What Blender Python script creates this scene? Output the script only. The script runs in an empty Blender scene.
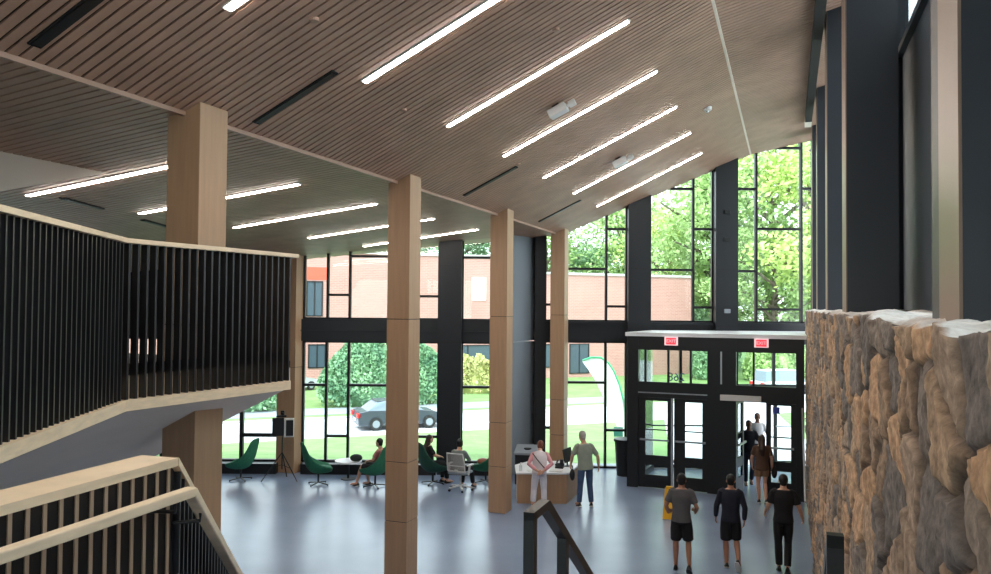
import bpy, bmesh, math, random
import numpy as np
from mathutils import Vector, Matrix
random.seed(7); rng = np.random.default_rng(7)
SC = bpy.context.scene; COL = SC.collection
TH = math.radians(20.6); c, s = math.cos(TH), math.sin(TH)
def U(u, v, z=0.): return (u*c+v*s, -u*s+v*c, z)      # hall axes: u across the hall, v along it
EYE = 4.7
# ------------------------------------------------------------------ materials
def mat(name, col, rough=.5, metal=0., noise=0., scale=8., stretch=(1,1,1), col2=None, bump=0., emit=0., coord='Object', spec=.5, detail=4.):
    m = bpy.data.materials.new(name); m.use_nodes = True
    nt = m.node_tree; N = nt.nodes; Lk = nt.links; b = N['Principled BSDF']
    b.inputs['Roughness'].default_value = rough; b.inputs['Metallic'].default_value = metal
    b.inputs['Specular IOR Level'].default_value = spec
    b.inputs['Base Color'].default_value = (*col, 1)
    if noise or col2 or bump:
        tc = N.new('ShaderNodeTexCoord'); mp = N.new('ShaderNodeMapping'); nz = N.new('ShaderNodeTexNoise')
        mp.inputs['Scale'].default_value = stretch; nz.inputs['Scale'].default_value = scale; nz.inputs['Detail'].default_value = detail
        Lk.new(tc.outputs[coord], mp.inputs[0]); Lk.new(mp.outputs[0], nz.inputs[0])
        cr = N.new('ShaderNodeValToRGB'); e = cr.color_ramp.elements
        c2 = col2 or tuple(min(1, x*(1+noise)) for x in col); c1 = tuple(x*(1-noise) for x in col)
        e[0].color = (*c1, 1); e[1].color = (*c2, 1); e[0].position = .32; e[1].position = .68
        Lk.new(nz.outputs[0], cr.inputs[0]); Lk.new(cr.outputs[0], b.inputs['Base Color'])
        if bump:
            bp = N.new('ShaderNodeBump'); bp.inputs['Strength'].default_value = bump; bp.inputs['Distance'].default_value = .02
            Lk.new(nz.outputs[0], bp.inputs['Height']); Lk.new(bp.outputs[0], b.inputs['Normal'])
    if emit:
        b.inputs['Emission Color'].default_value = (*col, 1); b.inputs['Emission Strength'].default_value = emit
    return m
def glass(name, tint=(.93,.97,.95), gl=.55):
    m = bpy.data.materials.new(name); m.use_nodes = True
    nt = m.node_tree; N = nt.nodes; Lk = nt.links; N.remove(N['Principled BSDF'])
    t = N.new('ShaderNodeBsdfTransparent'); g = N.new('ShaderNodeBsdfGlossy'); mx = N.new('ShaderNodeMixShader'); f = N.new('ShaderNodeFresnel')
    mu = N.new('ShaderNodeMath'); mu.operation = 'MULTIPLY'; mu.inputs[1].default_value = gl
    f.inputs[0].default_value = 1.45; t.inputs[0].default_value = (*tint, 1); g.inputs['Roughness'].default_value = .02
    Lk.new(f.outputs[0], mu.inputs[0]); Lk.new(mu.outputs[0], mx.inputs[0]); Lk.new(t.outputs[0], mx.inputs[1]); Lk.new(g.outputs[0], mx.inputs[2])
    Lk.new(mx.outputs[0], N['Material Output'].inputs[0]); return m
def sr(r, g, b):                                        # sRGB 0-255 -> linear
    return tuple((x/255/12.92 if x/255 <= .04045 else ((x/255+.055)/1.055)**2.4) for x in (r, g, b))
M = {}
M['floor'] = mat('polished_concrete', sr(134,150,176), .27, noise=.10, scale=.6, coord='Object', bump=.02, detail=8.)
M['wood'] = mat('birch_veneer', sr(180,144,112), .45, noise=.07, scale=3., stretch=(6,6,.4))
M['wood_cap'] = mat('pale_oak', sr(240,216,184), .4, noise=.08, scale=4., stretch=(1.5,1.5,8))
M['slatwood'] = mat('ceiling_oak', sr(178,143,124), .5, noise=.1, scale=2.2, stretch=(1,1,1))
M['void'] = mat('ceiling_void', (.012,.011,.011), .9)
M['steel'] = mat('black_steel', sr(33,36,41), .38, spec=.4)
M['frame'] = mat('black_frame', sr(28,30,33), .4, spec=.4)
M['fin'] = mat('dark_fin_metal', sr(48,54,62), .42, noise=.06, scale=1.2)
M['finside'] = mat('fin_beige_side', sr(142,122,107), .35)
M['grey'] = mat('blue_grey_panel', sr(142,151,160), .4, noise=.04, scale=1.)
M['plaster_grey'] = mat('bulkhead_plaster', sr(196,184,174), .9, noise=.04, scale=1.5)
M['panel'] = mat('slate_panel', sr(84,92,102), .5, noise=.05, scale=1.)
M['plaster'] = mat('grey_plaster', sr(242,231,218), .9, noise=.04, scale=1.5)
M['darkwall'] = mat('dark_wall', sr(34,32,32), .8)
M['black'] = mat('black_satin', sr(26,26,28), .4, spec=.4)
M['slatblack'] = mat('black_slat', sr(40,40,43), .38, spec=.5)
M['white'] = mat('white_laminate', sr(232,234,238), .35)
M['whiteplastic'] = mat('white_plastic', sr(215,215,214), .4)
M['chrome'] = mat('brushed_steel', sr(190,192,195), .3, metal=.9)
M['green'] = mat('green_upholstery', sr(40,112,82), .75, noise=.12, scale=14.)
M['green_d'] = mat('dark_green_upholstery', sr(30,74,58), .75, noise=.12, scale=14.)
M['lamp'] = mat('lamp_diffuser', (1,.9,.8), .5, emit=38.)
M['glass'] = glass('clear_glass')
M['yellow'] = mat('yellow_plastic', sr(236,176,20), .4)
M['grass'] = mat('lawn_grass', sr(114,148,88), .9, noise=.12, scale=.9, col2=sr(132,164,102), detail=10.)
M['road'] = mat('pale_paving', sr(196,198,202), .85, noise=.07, scale=.8, detail=8.)
M['street'] = mat('street_asphalt', sr(150,158,166), .9, noise=.08, scale=1.)
M['kerb'] = mat('kerb_stone', sr(190,190,188), .8, noise=.08, scale=3.)
M['bark'] = mat('tree_bark', sr(112,102,90), .9, noise=.3, scale=6., stretch=(3,3,.5), bump=.5)
for k, a, b_ in (('leaf', (138,176,104), (190,214,146)), ('leaf_y', (172,200,104), (212,228,150)), ('leaf_d', (110,150,112), (156,190,146)), ('hedge', (104,152,116), (150,190,144)), ('shrub', (176,180,112), (208,208,146))):
    M[k] = mat('foliage_'+k, sr(*a), .6, col2=sr(*b_), noise=.1, scale=.9, detail=6.)
M['rubber'] = mat('tyre_rubber', (.02,.02,.02), .8)
def brick_mat():
    m = bpy.data.materials.new('red_brick'); m.use_nodes = True; nt = m.node_tree; N = nt.nodes; Lk = nt.links; b = N['Principled BSDF']
    tc = N.new('ShaderNodeTexCoord'); sx = N.new('ShaderNodeSeparateXYZ'); cx = N.new('ShaderNodeCombineXYZ'); ad = N.new('ShaderNodeMath')
    br = N.new('ShaderNodeTexBrick'); br.inputs['Scale'].default_value = 1.; br.inputs['Brick Width'].default_value = .42; br.inputs['Row Height'].default_value = .14
    br.inputs['Mortar Size'].default_value = .012; br.inputs['Color1'].default_value = (*sr(172,120,112),1); br.inputs['Color2'].default_value = (*sr(158,104,98),1); br.inputs['Mortar'].default_value = (*sr(205,178,170),1)
    Lk.new(tc.outputs['Object'], sx.inputs[0]); Lk.new(sx.outputs[0], ad.inputs[0]); Lk.new(sx.outputs[1], ad.inputs[1]); Lk.new(ad.outputs[0], cx.inputs[0]); Lk.new(sx.outputs[2], cx.inputs[1]); Lk.new(cx.outputs[0], br.inputs[0])
    nz = N.new('ShaderNodeTexNoise'); nz.inputs['Scale'].default_value = .35; nz.inputs['Detail'].default_value = 6.; Lk.new(tc.outputs['Object'], nz.inputs[0])
    mx = N.new('ShaderNodeMix'); mx.data_type = 'RGBA'; mx.inputs[7].default_value = (*sr(188,150,142),1)
    Lk.new(nz.outputs[0], mx.inputs[0]); Lk.new(br.outputs[0], mx.inputs[6]); Lk.new(mx.outputs[2], b.inputs['Base Color']); b.inputs['Roughness'].default_value = .9
    return m
M['brick'] = brick_mat()
# ------------------------------------------------------------------ mesh builder
class MB:
    def __init__(self): self.v = []; self.f = []
    def add(self, vs, fs):
        n = len(self.v); self.v += [tuple(map(float, p)) for p in vs]; self.f += [tuple(i+n for i in f) for f in fs]; return self
    def box(self, x0, x1, y0, y1, z0, z1, fn=None):
        p = [(x, y, z) for z in (z0, z1) for y in (y0, y1) for x in (x0, x1)]
        if fn: p = [fn(*q) for q in p]
        return self.add(p, [(0,2,3,1),(4,5,7,6),(0,1,5,4),(2,6,7,3),(0,4,6,2),(1,3,7,5)])
    def prism(self, poly, z0, z1):                     # poly: list of (x,y), ccw
        n = len(poly); p = [(x, y, z0) for x, y in poly]+[(x, y, z1) for x, y in poly]
        return self.add(p, [tuple(range(n-1, -1, -1)), tuple(range(n, 2*n))]+[(i, (i+1) % n, n+(i+1) % n, n+i) for i in range(n)])
    def hull8(self, a, b):                             # two quads -> box
        return self.add(list(a)+list(b), [(3,2,1,0),(4,5,6,7),(0,1,5,4),(1,2,6,5),(2,3,7,6),(3,0,4,7)])
    def tube(self, pts, rad, n=10, cap=True):
        pts = [Vector(p) for p in pts]; rad = rad if isinstance(rad, (list, tuple)) else [rad]*len(pts)
        base = len(self.v); rings = []
        pr = None
        for i, p in enumerate(pts):
            d = (pts[min(i+1, len(pts)-1)]-pts[max(i-1, 0)]).normalized()
            if pr is None:
                pr = d.orthogonal().normalized()
            else:
                pr = (pr-d*pr.dot(d)); pr = pr.normalized() if pr.length > 1e-6 else d.orthogonal().normalized()
            q = d.cross(pr)
            rings.append([p+(pr*math.cos(2*math.pi*k/n)+q*math.sin(2*math.pi*k/n))*rad[i] for k in range(n)])
        vs = [x for r in rings for x in r]; fs = []
        for i in range(len(pts)-1):
            for k in range(n):
                fs.append((i*n+k, i*n+(k+1) % n, (i+1)*n+(k+1) % n, (i+1)*n+k))
        if cap: fs += [tuple(range(n-1, -1, -1)), tuple((len(pts)-1)*n+k for k in range(n))]
        return self.add(vs, fs)
    def bar(self, p0, p1, w, h, up=(0,0,1)):           # rectangular bar
        p0, p1 = Vector(p0), Vector(p1); d = (p1-p0).normalized(); up = Vector(up)
        a = d.cross(up).normalized(); b = a.cross(d)
        q = lambda p: [p-a*w/2-b*h/2, p+a*w/2-b*h/2, p+a*w/2+b*h/2, p-a*w/2+b*h/2]
        return self.hull8(q(p0), q(p1))
    def ell(self, ctr, r, nu=14, nv=9, R=None):
        vs = []; fs = []
        for i in range(nv+1):
            t = math.pi*i/nv
            for k in range(nu):
                a = 2*math.pi*k/nu
                q = Vector((r[0]*math.sin(t)*math.cos(a), r[1]*math.sin(t)*math.sin(a), r[2]*math.cos(t)))
                if R: q = R @ q
                vs.append(q+Vector(ctr))
        for i in range(nv):
            for k in range(nu): fs.append((i*nu+k, (i+1)*nu+k, (i+1)*nu+(k+1) % nu, i*nu+(k+1) % nu))
        return self.add(vs, fs)
    def loft(self, rings, cap=True):
        n = len(rings[0]); vs = [p for r in rings for p in r]; fs = []
        for i in range(len(rings)-1):
            for k in range(n): fs.append((i*n+k, i*n+(k+1) % n, (i+1)*n+(k+1) % n, (i+1)*n+k))
        if cap: fs += [tuple(range(n-1, -1, -1)), tuple((len(rings)-1)*n+k for k in range(n))]
        return self.add(vs, fs)
    def mesh(self, name, m, smooth=False):
        me = bpy.data.meshes.new(name); me.from_pydata(self.v, [], self.f); me.validate()
        bm = bmesh.new(); bm.from_mesh(me); bmesh.ops.remove_doubles(bm, verts=bm.verts, dist=1e-6); bmesh.ops.recalc_face_normals(bm, faces=bm.faces); bm.to_mesh(me); bm.free()
        if m: me.materials.append(m)
        if smooth:
            for p in me.polygons: p.use_smooth = True
        return me
    def build(self, name, m, parent=None, smooth=False, bevel=0.):
        o = bpy.data.objects.new(name, self.mesh(name, m, smooth)); COL.objects.link(o)
        if parent: o.parent = parent
        if bevel:
            b = o.modifiers.new('bevel', 'BEVEL'); b.width = bevel; b.segments = 2; b.limit_method = 'ANGLE'
        return o
def tag(o, label=None, cat=None, group=None, kind=None):
    if label: o['label'] = label
    if cat: o['category'] = cat
    if group: o['group'] = group
    if kind: o['kind'] = kind
    return o
def thing(name, label, cat, loc=(0,0,0), rz=0., group=None):
    o = bpy.data.objects.new(name, None); o.empty_display_size = .1; COL.objects.link(o)
    o.location = loc; o.rotation_euler = (0,0,rz); return tag(o, label, cat, group)
def struct(name, mb, m, parent=None, **k):
    o = mb.build(name, m, parent, **k)
    if not parent: o['kind'] = 'structure'
    return o
def group_struct(name):
    o = bpy.data.objects.new(name, None); COL.objects.link(o); o['kind'] = 'structure'; return o
def dup(root, loc=None, rz=None, label=None, mats=None):
    r = root.copy(); COL.objects.link(r)
    if loc is not None: r.location = loc
    if rz is not None: r.rotation_euler = (0,0,rz)
    if label: r['label'] = label
    for ch in root.children:
        d = ch.copy(); COL.objects.link(d); d.parent = r
        for g in ch.children:
            e = g.copy(); COL.objects.link(e); e.parent = d
    return r
# ------------------------------------------------------------------ roof geometry
UF, ZF, KL, KM = -6.27, 6.82, .109, .465                # fold line, slopes
UR = -1.045; ZR = ZF+KM*(UR-UF); KR = .26
def roof(u): return ZF+KL*(u-UF) if u < UF else (ZF+KM*(u-UF) if u < UR else ZR+KR*(u-UR))
def roof_xy(x, y): return roof(x*c-y*s)
YR, YL = 23.0, 22.2                                     # the two glazed walls
ceil = group_struct('ceiling')
PITCH, GAP, TK = .128, .03, .022
V0 = -9.
def boards(u0, u1, nm, PITCH=PITCH, GAP=GAP):
    b = MB(); v = V0
    while v < 27:
        va, vb = v+GAP/2, v+PITCH-GAP/2; v += PITCH
        ua = max(u0, (vb*c-YR-.05)/s)
        if ua > u1-.05: continue
        # leave out nothing: lights and slots sit just below the boards
        za, zb = roof(ua+1e-6 if ua > u0 else u0+1e-6), roof(u1-1e-6)
        b.hull8([U(ua,va,za), U(u1,va,zb), U(u1,vb,zb), U(ua,vb,za)], [U(ua,va,za+TK), U(u1,va,zb+TK), U(u1,vb,zb+TK), U(ua,vb,za+TK)])
    return b.build(nm, M['slatwood'], ceil)
ULE = -28.
boards(ULE, UF-.012, 'slat_panel', .132, .028); boards(UF+.012, UR-.02, 'slat_panel'); boards(UR+.02, 1.6, 'slat_panel')
dk = MB()
for u0, u1 in ((ULE, UF), (UF, UR), (UR, 1.6)):
    z0, z1 = roof(u0+1e-6)+.06, roof(u1-1e-6)+.06
    q = [(u0, V0), (u1, V0), (u1, (YR+.1+u1*s)/c), (u0, (YR+.1+u0*s)/c)]
    dk.hull8([U(a, b_, z0 if a == u0 else z1) for a, b_ in q], [U(a, b_, (z0 if a == u0 else z1)+.25) for a, b_ in q])
dk.build('deck', M['void'], ceil)
e = MB(); e.bar(U(UR, V0, ZR+.003), U(UR, (YR+UR*s)/c, ZR+.003), .05, .02); e.build('ridge_trim', M['plaster'], ceil)
e = MB(); e.bar(U(UF, V0, ZF-.01), U(UF, (YR+UF*s)/c, ZF-.01), .05, .05); e.build('fold_trim', M['slatwood'], ceil)
# pale bulkhead panel set into the left ceiling
# linear lights
def slot(name, label, cat, u0, u1, v, w, mtl, part, group, along=False):
    t = thing(name, label, cat, U(u0, v, roof(u0)), 0, group)
    o0 = Vector(U(u0, v, roof(u0)))
    a, b_ = (U(u0, v, roof(u0)-.012), U(u1, v, roof(u1)-.012)) if not along else (U(u0, v, roof(u0)-.012), U(u0+u1[0], v+u1[1], roof(u0+u1[0])-.012))
    m = MB(); m.bar(Vector(a)-o0, Vector(b_)-o0, w, .03); m.build(part, mtl, t)
    m = MB(); d = (Vector(b_)-Vector(a)).normalized()*.03
    m.bar(Vector(a)-o0-d+Vector((0,0,.01)), Vector(b_)-o0+d+Vector((0,0,.01)), w+.03, .03); m.build('frame', M['whiteplastic'] if cat == 'ceiling light' else M['void'], t)
    return t
ordn = ['nearest', 'second nearest', 'third nearest', 'fourth nearest', 'fifth nearest', 'sixth nearest', 'seventh nearest']
for i, v in enumerate((5.85, 8.35, 10.85, 13.35, 15.85, 18.3, 20.8)):
    slot('linear_light', f'glowing white strip light in the steep slatted ceiling, {ordn[i]} of that row', 'ceiling light', -4.88, -2.12, v, .088, M['lamp'], 'diffuser', 'strip lights in the steep ceiling')
for i, v in enumerate((3.35, .85)):  # unseen lights added, continuing the row, to brighten the near guard
    slot('linear_light', 'unseen strip light added overhead to continue the row behind the viewer', 'ceiling light', -4.88, -2.12, v, .088, M['lamp'], 'diffuser', 'added strip lights behind the viewer')
LL = ((8.5, -10.74, -7.5), (10.75, -10.82, -7.5), (13.3, -10.84, -7.5), (15.95, -10.8, -7.5), (18.55, -10.8, -7.48))
for i, (v, a, b_) in enumerate(LL):
    slot('linear_light', f'glowing white strip light in the low left ceiling, {ordn[i]} of that row', 'ceiling light', a, b_, v, .088, M['lamp'], 'diffuser', 'strip lights in the low ceiling')
for i, v in enumerate((4.82, 7.8, 14.3, 19.3)):
    slot('air_slot', f'dark narrow air slot in the steep ceiling beside the fold, {ordn[i]} of four', 'air vent', -6.04, -4.98, v, .1, M['black'], 'grille', 'air slots in the steep ceiling')
for i, (u0, v0) in enumerate(((-10.62, 9.), (-11.3, 11.3))):
    slot('air_slot', ['dark air slot in the low left ceiling, the one nearer the left edge', 'dark air slot in the low left ceiling, the one nearer the tall pillar'][i], 'air vent', u0, (-.3, 1.0), v0, .07, M['black'], 'grille', 'air slots in the low ceiling', True)
# small fixtures under the steep ceiling
for i, (u, v) in enumerate(((-3.62, 12.37), (-3.59, 17.3))):
    t = thing('ceiling_projector', ['small grey projector spotlight on the steep ceiling between the second and third strip lights', 'small grey projector spotlight on the steep ceiling between the fourth and fifth strip lights'][i], 'spotlight', U(u, v, roof(u)), -TH, 'spotlights on the ceiling')
    k = math.atan(KM); R = Matrix.Rotation(-k, 4, 'Y')
    m = MB(); m.box(-.16,.16,-.1,.1,-.19,-.05, lambda x,y,z: R @ Vector((x,y,z))); m.build('body', M['whiteplastic'], t, bevel=.015)
    m = MB(); m.tube([R @ Vector((.15,0,-.12)), R @ Vector((.2,0,-.12)), R @ Vector((.21,0,-.12)), R @ Vector((.32,0,-.12))], [.03,.03,.06,.06], 14); m.build('lamp_head', M['whiteplastic'], t)
    m = MB(); m.box(-.06,.06,-.02,.02,-.06,.01, lambda x,y,z: R @ Vector((x,y,z))); m.build('bracket', M['black'], t)
t = thing('smoke_detector', 'small white round detector on the ceiling beside the ridge trim', 'detector', U(-1.62, 17.1, roof(-1.62)), 0)
m = MB(); m.tube([(0,0,.02),(0,0,-.05),(0,0,-.07)], [.09,.09,.05], 16); m.build('housing', M['whiteplastic'], t); m = MB(); m.tube([(0,0,-.07),(0,0,-.1)], [.035,.03], 12); m.build('sensor', M['chrome'], t)
for i, (u, v) in enumerate(((-4.55, 6.75), (-5.0, 9.6), (-4.9, 14.2), (-2.9, 9.9))):
    m = MB(); m.tube([(0,0,.02),(0,0,-.015),(0,0,-.02)], [.055,.055,.03], 14); o = m.build('sprinkler_cover', M['slatwood']); o.location = U(u, v, roof(u))
    tag(o, 'tiny round sprinkler cover in the steep slatted ceiling', 'sprinkler', 'sprinkler covers')
# ------------------------------------------------------------------ floor, side and back walls
m = MB(); m.box(-20, 12, -6, 23.6, -.3, 0); struct('floor', m, M['floor'])
# wall of the upper left room, above the low glazing, and far left
m = MB(); m.box(-20, -6.05, YL-.02, YL+.25, 3.75, 7.2); struct('wall_front', m, M['darkwall'])
m = MB(); m.box(-20.2, -20, -6, 23, 0, 8); struct('wall_left', m, M['darkwall'])
m = MB(); m.box(-10.75, -10.6, 19.6, YL+.25, 0, 3.75); m.box(-10.75, -10.6, 4., 19.6, 0, .3); struct('wall_side', m, M['darkwall'])
w = group_struct('window_41'); m = MB(); m.box(-10.69, -10.68, 4., 19.6, .3, 3.75); m.build('pane', M['glass'], w)  # unseen glazing added so daylight bounces up to the balcony soffit
m = MB(); [m.box(-10.74, -10.62, y-.04, y+.04, .3, 3.75) for y in np.linspace(4.04, 19.56, 9)]; m.build('frame', M['frame'], w)
# wall behind the viewer with an unseen window opening added for daylight
wb = MB(); yb = -4.
for x0, x1, z0, z1 in ((-20, 12, 0, 3.), (-20, 12, 6.3, 12), (-20, -9, 3., 6.3), (-1.4, 12, 3., 6.3)): wb.box(x0, x1, yb-.3, yb, z0, z1)
struct('wall_back', wb, M['darkwall'])
for i, (x0, x1) in enumerate(((-9, -1.4),)):
    w = group_struct('window_%d' % (21+i)); m = MB(); m.box(x0, x1, yb-.16, yb-.15, 3., 6.3); m.build('pane', M['glass'], w)
    m = MB(); [m.box(x-.04, x+.04, yb-.2, yb-.1, 3., 6.3) for x in np.linspace(x0+.04, x1-.04, 4)]; m.build('frame', M['frame'], w)
# ------------------------------------------------------------------ glazed front
wn = [0]
def bay(x0, x1, y, z0, top, verts, hors, w=.07):
    """one bay of glazing: black mullions, one pane; top None = follows the ceiling"""
    wn[0] += 1; g = group_struct('window_%d' % wn[0]); d0, d1 = y-.06, y+.07
    zt = lambda x: (roof_xy(x, y)+.05) if top is None else top
    m = MB()
    for x in verts: m.box(x-w/2, x+w/2, d0, d1, z0, zt(x))
    for a, b_, z in hors: m.box(a, b_, d0+.003, d1-.003, z-w/2, z+w/2)
    for x in (x0, x1): m.box(x-.03, x+.03, d0, d1, z0, zt(x))
    m.box(x0, x1, d0, d1, z0-.02, z0+.05)
    if top: m.box(x0, x1, d0, d1, top-.05, top)
    m.build('frame', M['frame'], g)
    p = MB()
    p.hull8([(x0,y,z0), (x1,y,z0), (x1,y+.012,z0), (x0,y+.012,z0)], [(x0,y,zt(x0)), (x1,y,zt(x1)), (x1,y+.012,zt(x1)), (x0,y+.012,zt(x0))])
    p.build('pane', M['glass'], g)
bay(1.47, 3.85, YR, 4.28, None, (1.92, 3.26), ((1.47,1.92,4.77), (1.92,3.26,5.83), (3.26,3.85,7.01), (3.26,3.85,4.73)))
bay(4.53, 6.39, YR, 4.28, None, (5.82,), ((4.53,5.82,5.82), (5.82,6.39,7.03), (5.82,6.39,4.72), (5.15,5.82,8.22)))
bay(7.06, 9.6, YR, 4.28, None, (7.68, 9.01), ((7.06,7.68,8.23), (7.06,7.68,5.8), (7.68,9.01,9.46), (7.68,9.01,7.05), (7.68,9.01,4.68), (9.01,9.6,8.25)))
bay(1.47, 3.85, YR, 0., 3.7, (1.92, 3.25), ((1.47,1.92,1.16), (1.92,3.25,2.49), (3.25,3.85,1.1)))
k = YL/21.9
lx = lambda x: x*k
lz = lambda z: EYE+(z-EYE)*k
bay(lx(-5.35), lx(-1.58), YL, lz(4.31), None, (lx(-4.7), lx(-4.08), lx(-2.7)), ((lx(-4.7), lx(-4.08), lz(4.99)), (lx(-2.7), lx(-1.58), lz(4.97)), (lx(-4.08), lx(-2.7), lz(6.08))))
bay(lx(-.92), lx(.5), YL, lz(4.3), None, (lx(-.08),), ((lx(-.92), lx(-.08), lz(6.07)), (lx(-.08), lx(.5), lz(4.97))))
bay(lx(-5.35), lx(-1.58), YL, .28, lz(3.7), (lx(-4.71), lx(-4.09), lx(-2.6)), ((lx(-5.35), lx(-4.71), lz(2.47)), (lx(-4.09), lx(-2.6), lz(2.47)), (lx(-4.71), lx(-4.09), lz(1.05)), (lx(-2.6), lx(-1.58), lz(1.05))))
bay(lx(-.92), lx(.5), YL, .28, lz(3.7), (lx(-.08),), ((lx(-.92), lx(-.08), lz(2.44)), (lx(-.08), lx(.5), 1.05)))
bay(-10.6, -6.05, YL, .28, 3.75, (-9.4, -8.2, lx(-7.06)), ((lx(-7.06), -6.05, lz(1.06)), (-8.2, lx(-7.06), 2.44), (-9.4,-8.2,1.05)), .1)
# horizontal steel bands and the low sill boxes, one piece each
m = MB(); m.box(-6.05, lx(.5), YL-.12, YL+.15, lz(3.7), lz(4.31)); m.box(-6.05, lx(.5), YL-.16, YL-.12, lz(3.98), lz(4.0)); struct('trim_1', m, M['steel'])
m = MB(); m.box(1.15, 9.8, YR-.12, YR+.15, 3.7, 4.28); m.box(1.15, 9.8, YR-.2, YR-.12, 4.2, 4.28); struct('trim_2', m, M['steel'])
m = MB(); m.box(-10.6, -6.06, YL-.42, YL+.1, 0, .28); m.box(-5.38, lx(-1.6), YL-.42, YL+.1, 0, .28); m.box(lx(-.9), lx(.48), YL-.42, YL+.1, 0, .28); struct('baseboard_front', m, M['black'])
# return wall between the two glazed lines
m = MB(); A, B = (.5, YL-.25), (1.16, YR+.1)
dx, dy = B[0]-A[0], B[1]-A[1]; L_ = math.hypot(dx, dy); nx, ny = dy/L_, -dx/L_
def rw(z0, z1, off=0.): m.prism([(A[0]-.25, A[1]), (A[0]+nx*off, A[1]+ny*off), (B[0]+nx*off, B[1]+ny*off), (B[0]-.25, B[1])], z0, z1)
rw(0, 3.69); rw(3.71, 6.82); struct('wall_return', m, M['grey'])
m = MB(); m.box(1.16, 1.47, YR-.25, YR+.15, 0, roof_xy(1.3, YR)+.05); tag(m.build('steel_column', M['steel']), 'narrow black steel post where the blue-grey panel wall meets the right glazing', 'column', 'black steel columns')
t = thing('access_reader', 'small white reader on the blue-grey panel wall', 'wall reader', (.62, YL-.02, 1.2)); q = math.atan2(dy, dx)
m = MB(); m.box(-.06,.06,-.03,.0,-.09,.09, lambda x,y,z: (x*math.cos(q)+y*math.sin(q)*1, x*math.sin(q)-y*math.cos(q)*-1, z)); m.build('housing', M['whiteplastic'], t)
# broad steel columns
def scol(x0, x1, y, label, dots=()):
    t = thing('steel_column', label, 'column', ((x0+x1)/2, y, 0), 0, 'black steel columns'); h = (x1-x0)/2
    m = MB(); zl, zr = roof_xy(x0, y)+.05, roof_xy(x1, y)+.05
    m.hull8([(-h,-.35,0),(h,-.35,0),(h,.15,0),(-h,.15,0)], [(-h,-.35,zl),(h,-.35,zr),(h,.15,zr),(-h,.15,zl)]); m.build('casing', M['steel'], t)
    m = MB()
    for z in (5.83, 3.69): m.box(-h-.003, h+.003, -.354, -.34, z-.012, z+.012)
    m.build('joint_strip', M['black'], t)
    for z, mt in dots:
        d = MB(); d.box(-.09,.09,-.4,-.35,z-.06,z+.06); d.build('uplight', mt, t, bevel=.01)
scol(lx(-1.57), lx(-.93), YL, 'broad black steel column on the left glazing, behind the white mesh chair')
scol(3.86, 4.52, YR, 'broad black steel column at the left end of the entrance vestibule')
scol(6.40, 7.05, YR, 'broad black steel column over the entrance with small dark lights on it', ((7.5, M['black']), (6.7, M['black']), (4.62, M['grey'])))
scol(9.36, 9.9, YR, 'broad black steel column at the far right beside the stone wall')
# ------------------------------------------------------------------ wood columns
def wcol(u, v, label, w=.42, d=.42, top=None, joints=(1.05, 2.05, 4.47), base=0., slope=True):
    t = thing('wood_column', label, 'column', U(u, v, base), -TH, 'birch columns')
    zs = [base]+[z for z in joints if z > base]; h = w/2; hd = d/2
    for i, z in enumerate(zs):
        m = MB()
        if i+1 < len(zs): m.box(-h, h, -hd, hd, z+.006-base, zs[i+1]-.006-base)
        else:
            a = [roof(u+q) if top is None else top for q in (-h, h)]
            m.hull8([(-h,-hd,z+.006-base),(h,-hd,z+.006-base),(h,hd,z+.006-base),(-h,hd,z+.006-base)], [(-h,-hd,a[0]-base),(h,-hd,a[1]-base),(h,hd,a[1]-base),(-h,hd,a[0]-base)])
        m.build('panel', M['wood'], t, bevel=.006)
    m = MB(); m.box(-h+.015, h-.015, -hd+.015, hd-.015, 0, zs[-1]+.2-base); m.build('core', M['black'], t)
    return t
wcol(-6.27, 7.05, 'tall birch-clad column rising through the balcony at the left', .45, .45)
wcol(-6.22, 12.05, 'tall birch-clad column in the middle of the hall, nearest of the three free ones')
wcol(-6.22, 16.95, 'tall birch-clad column between the white mesh chair and the desk')
wcol(-6.2, 21.75, 'birch-clad column behind the reception desk')
t = wcol(-13.2, 18.72, 'birch-clad column by the left glazing beside the tripod', .6, .5, joints=(2.95,))
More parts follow.
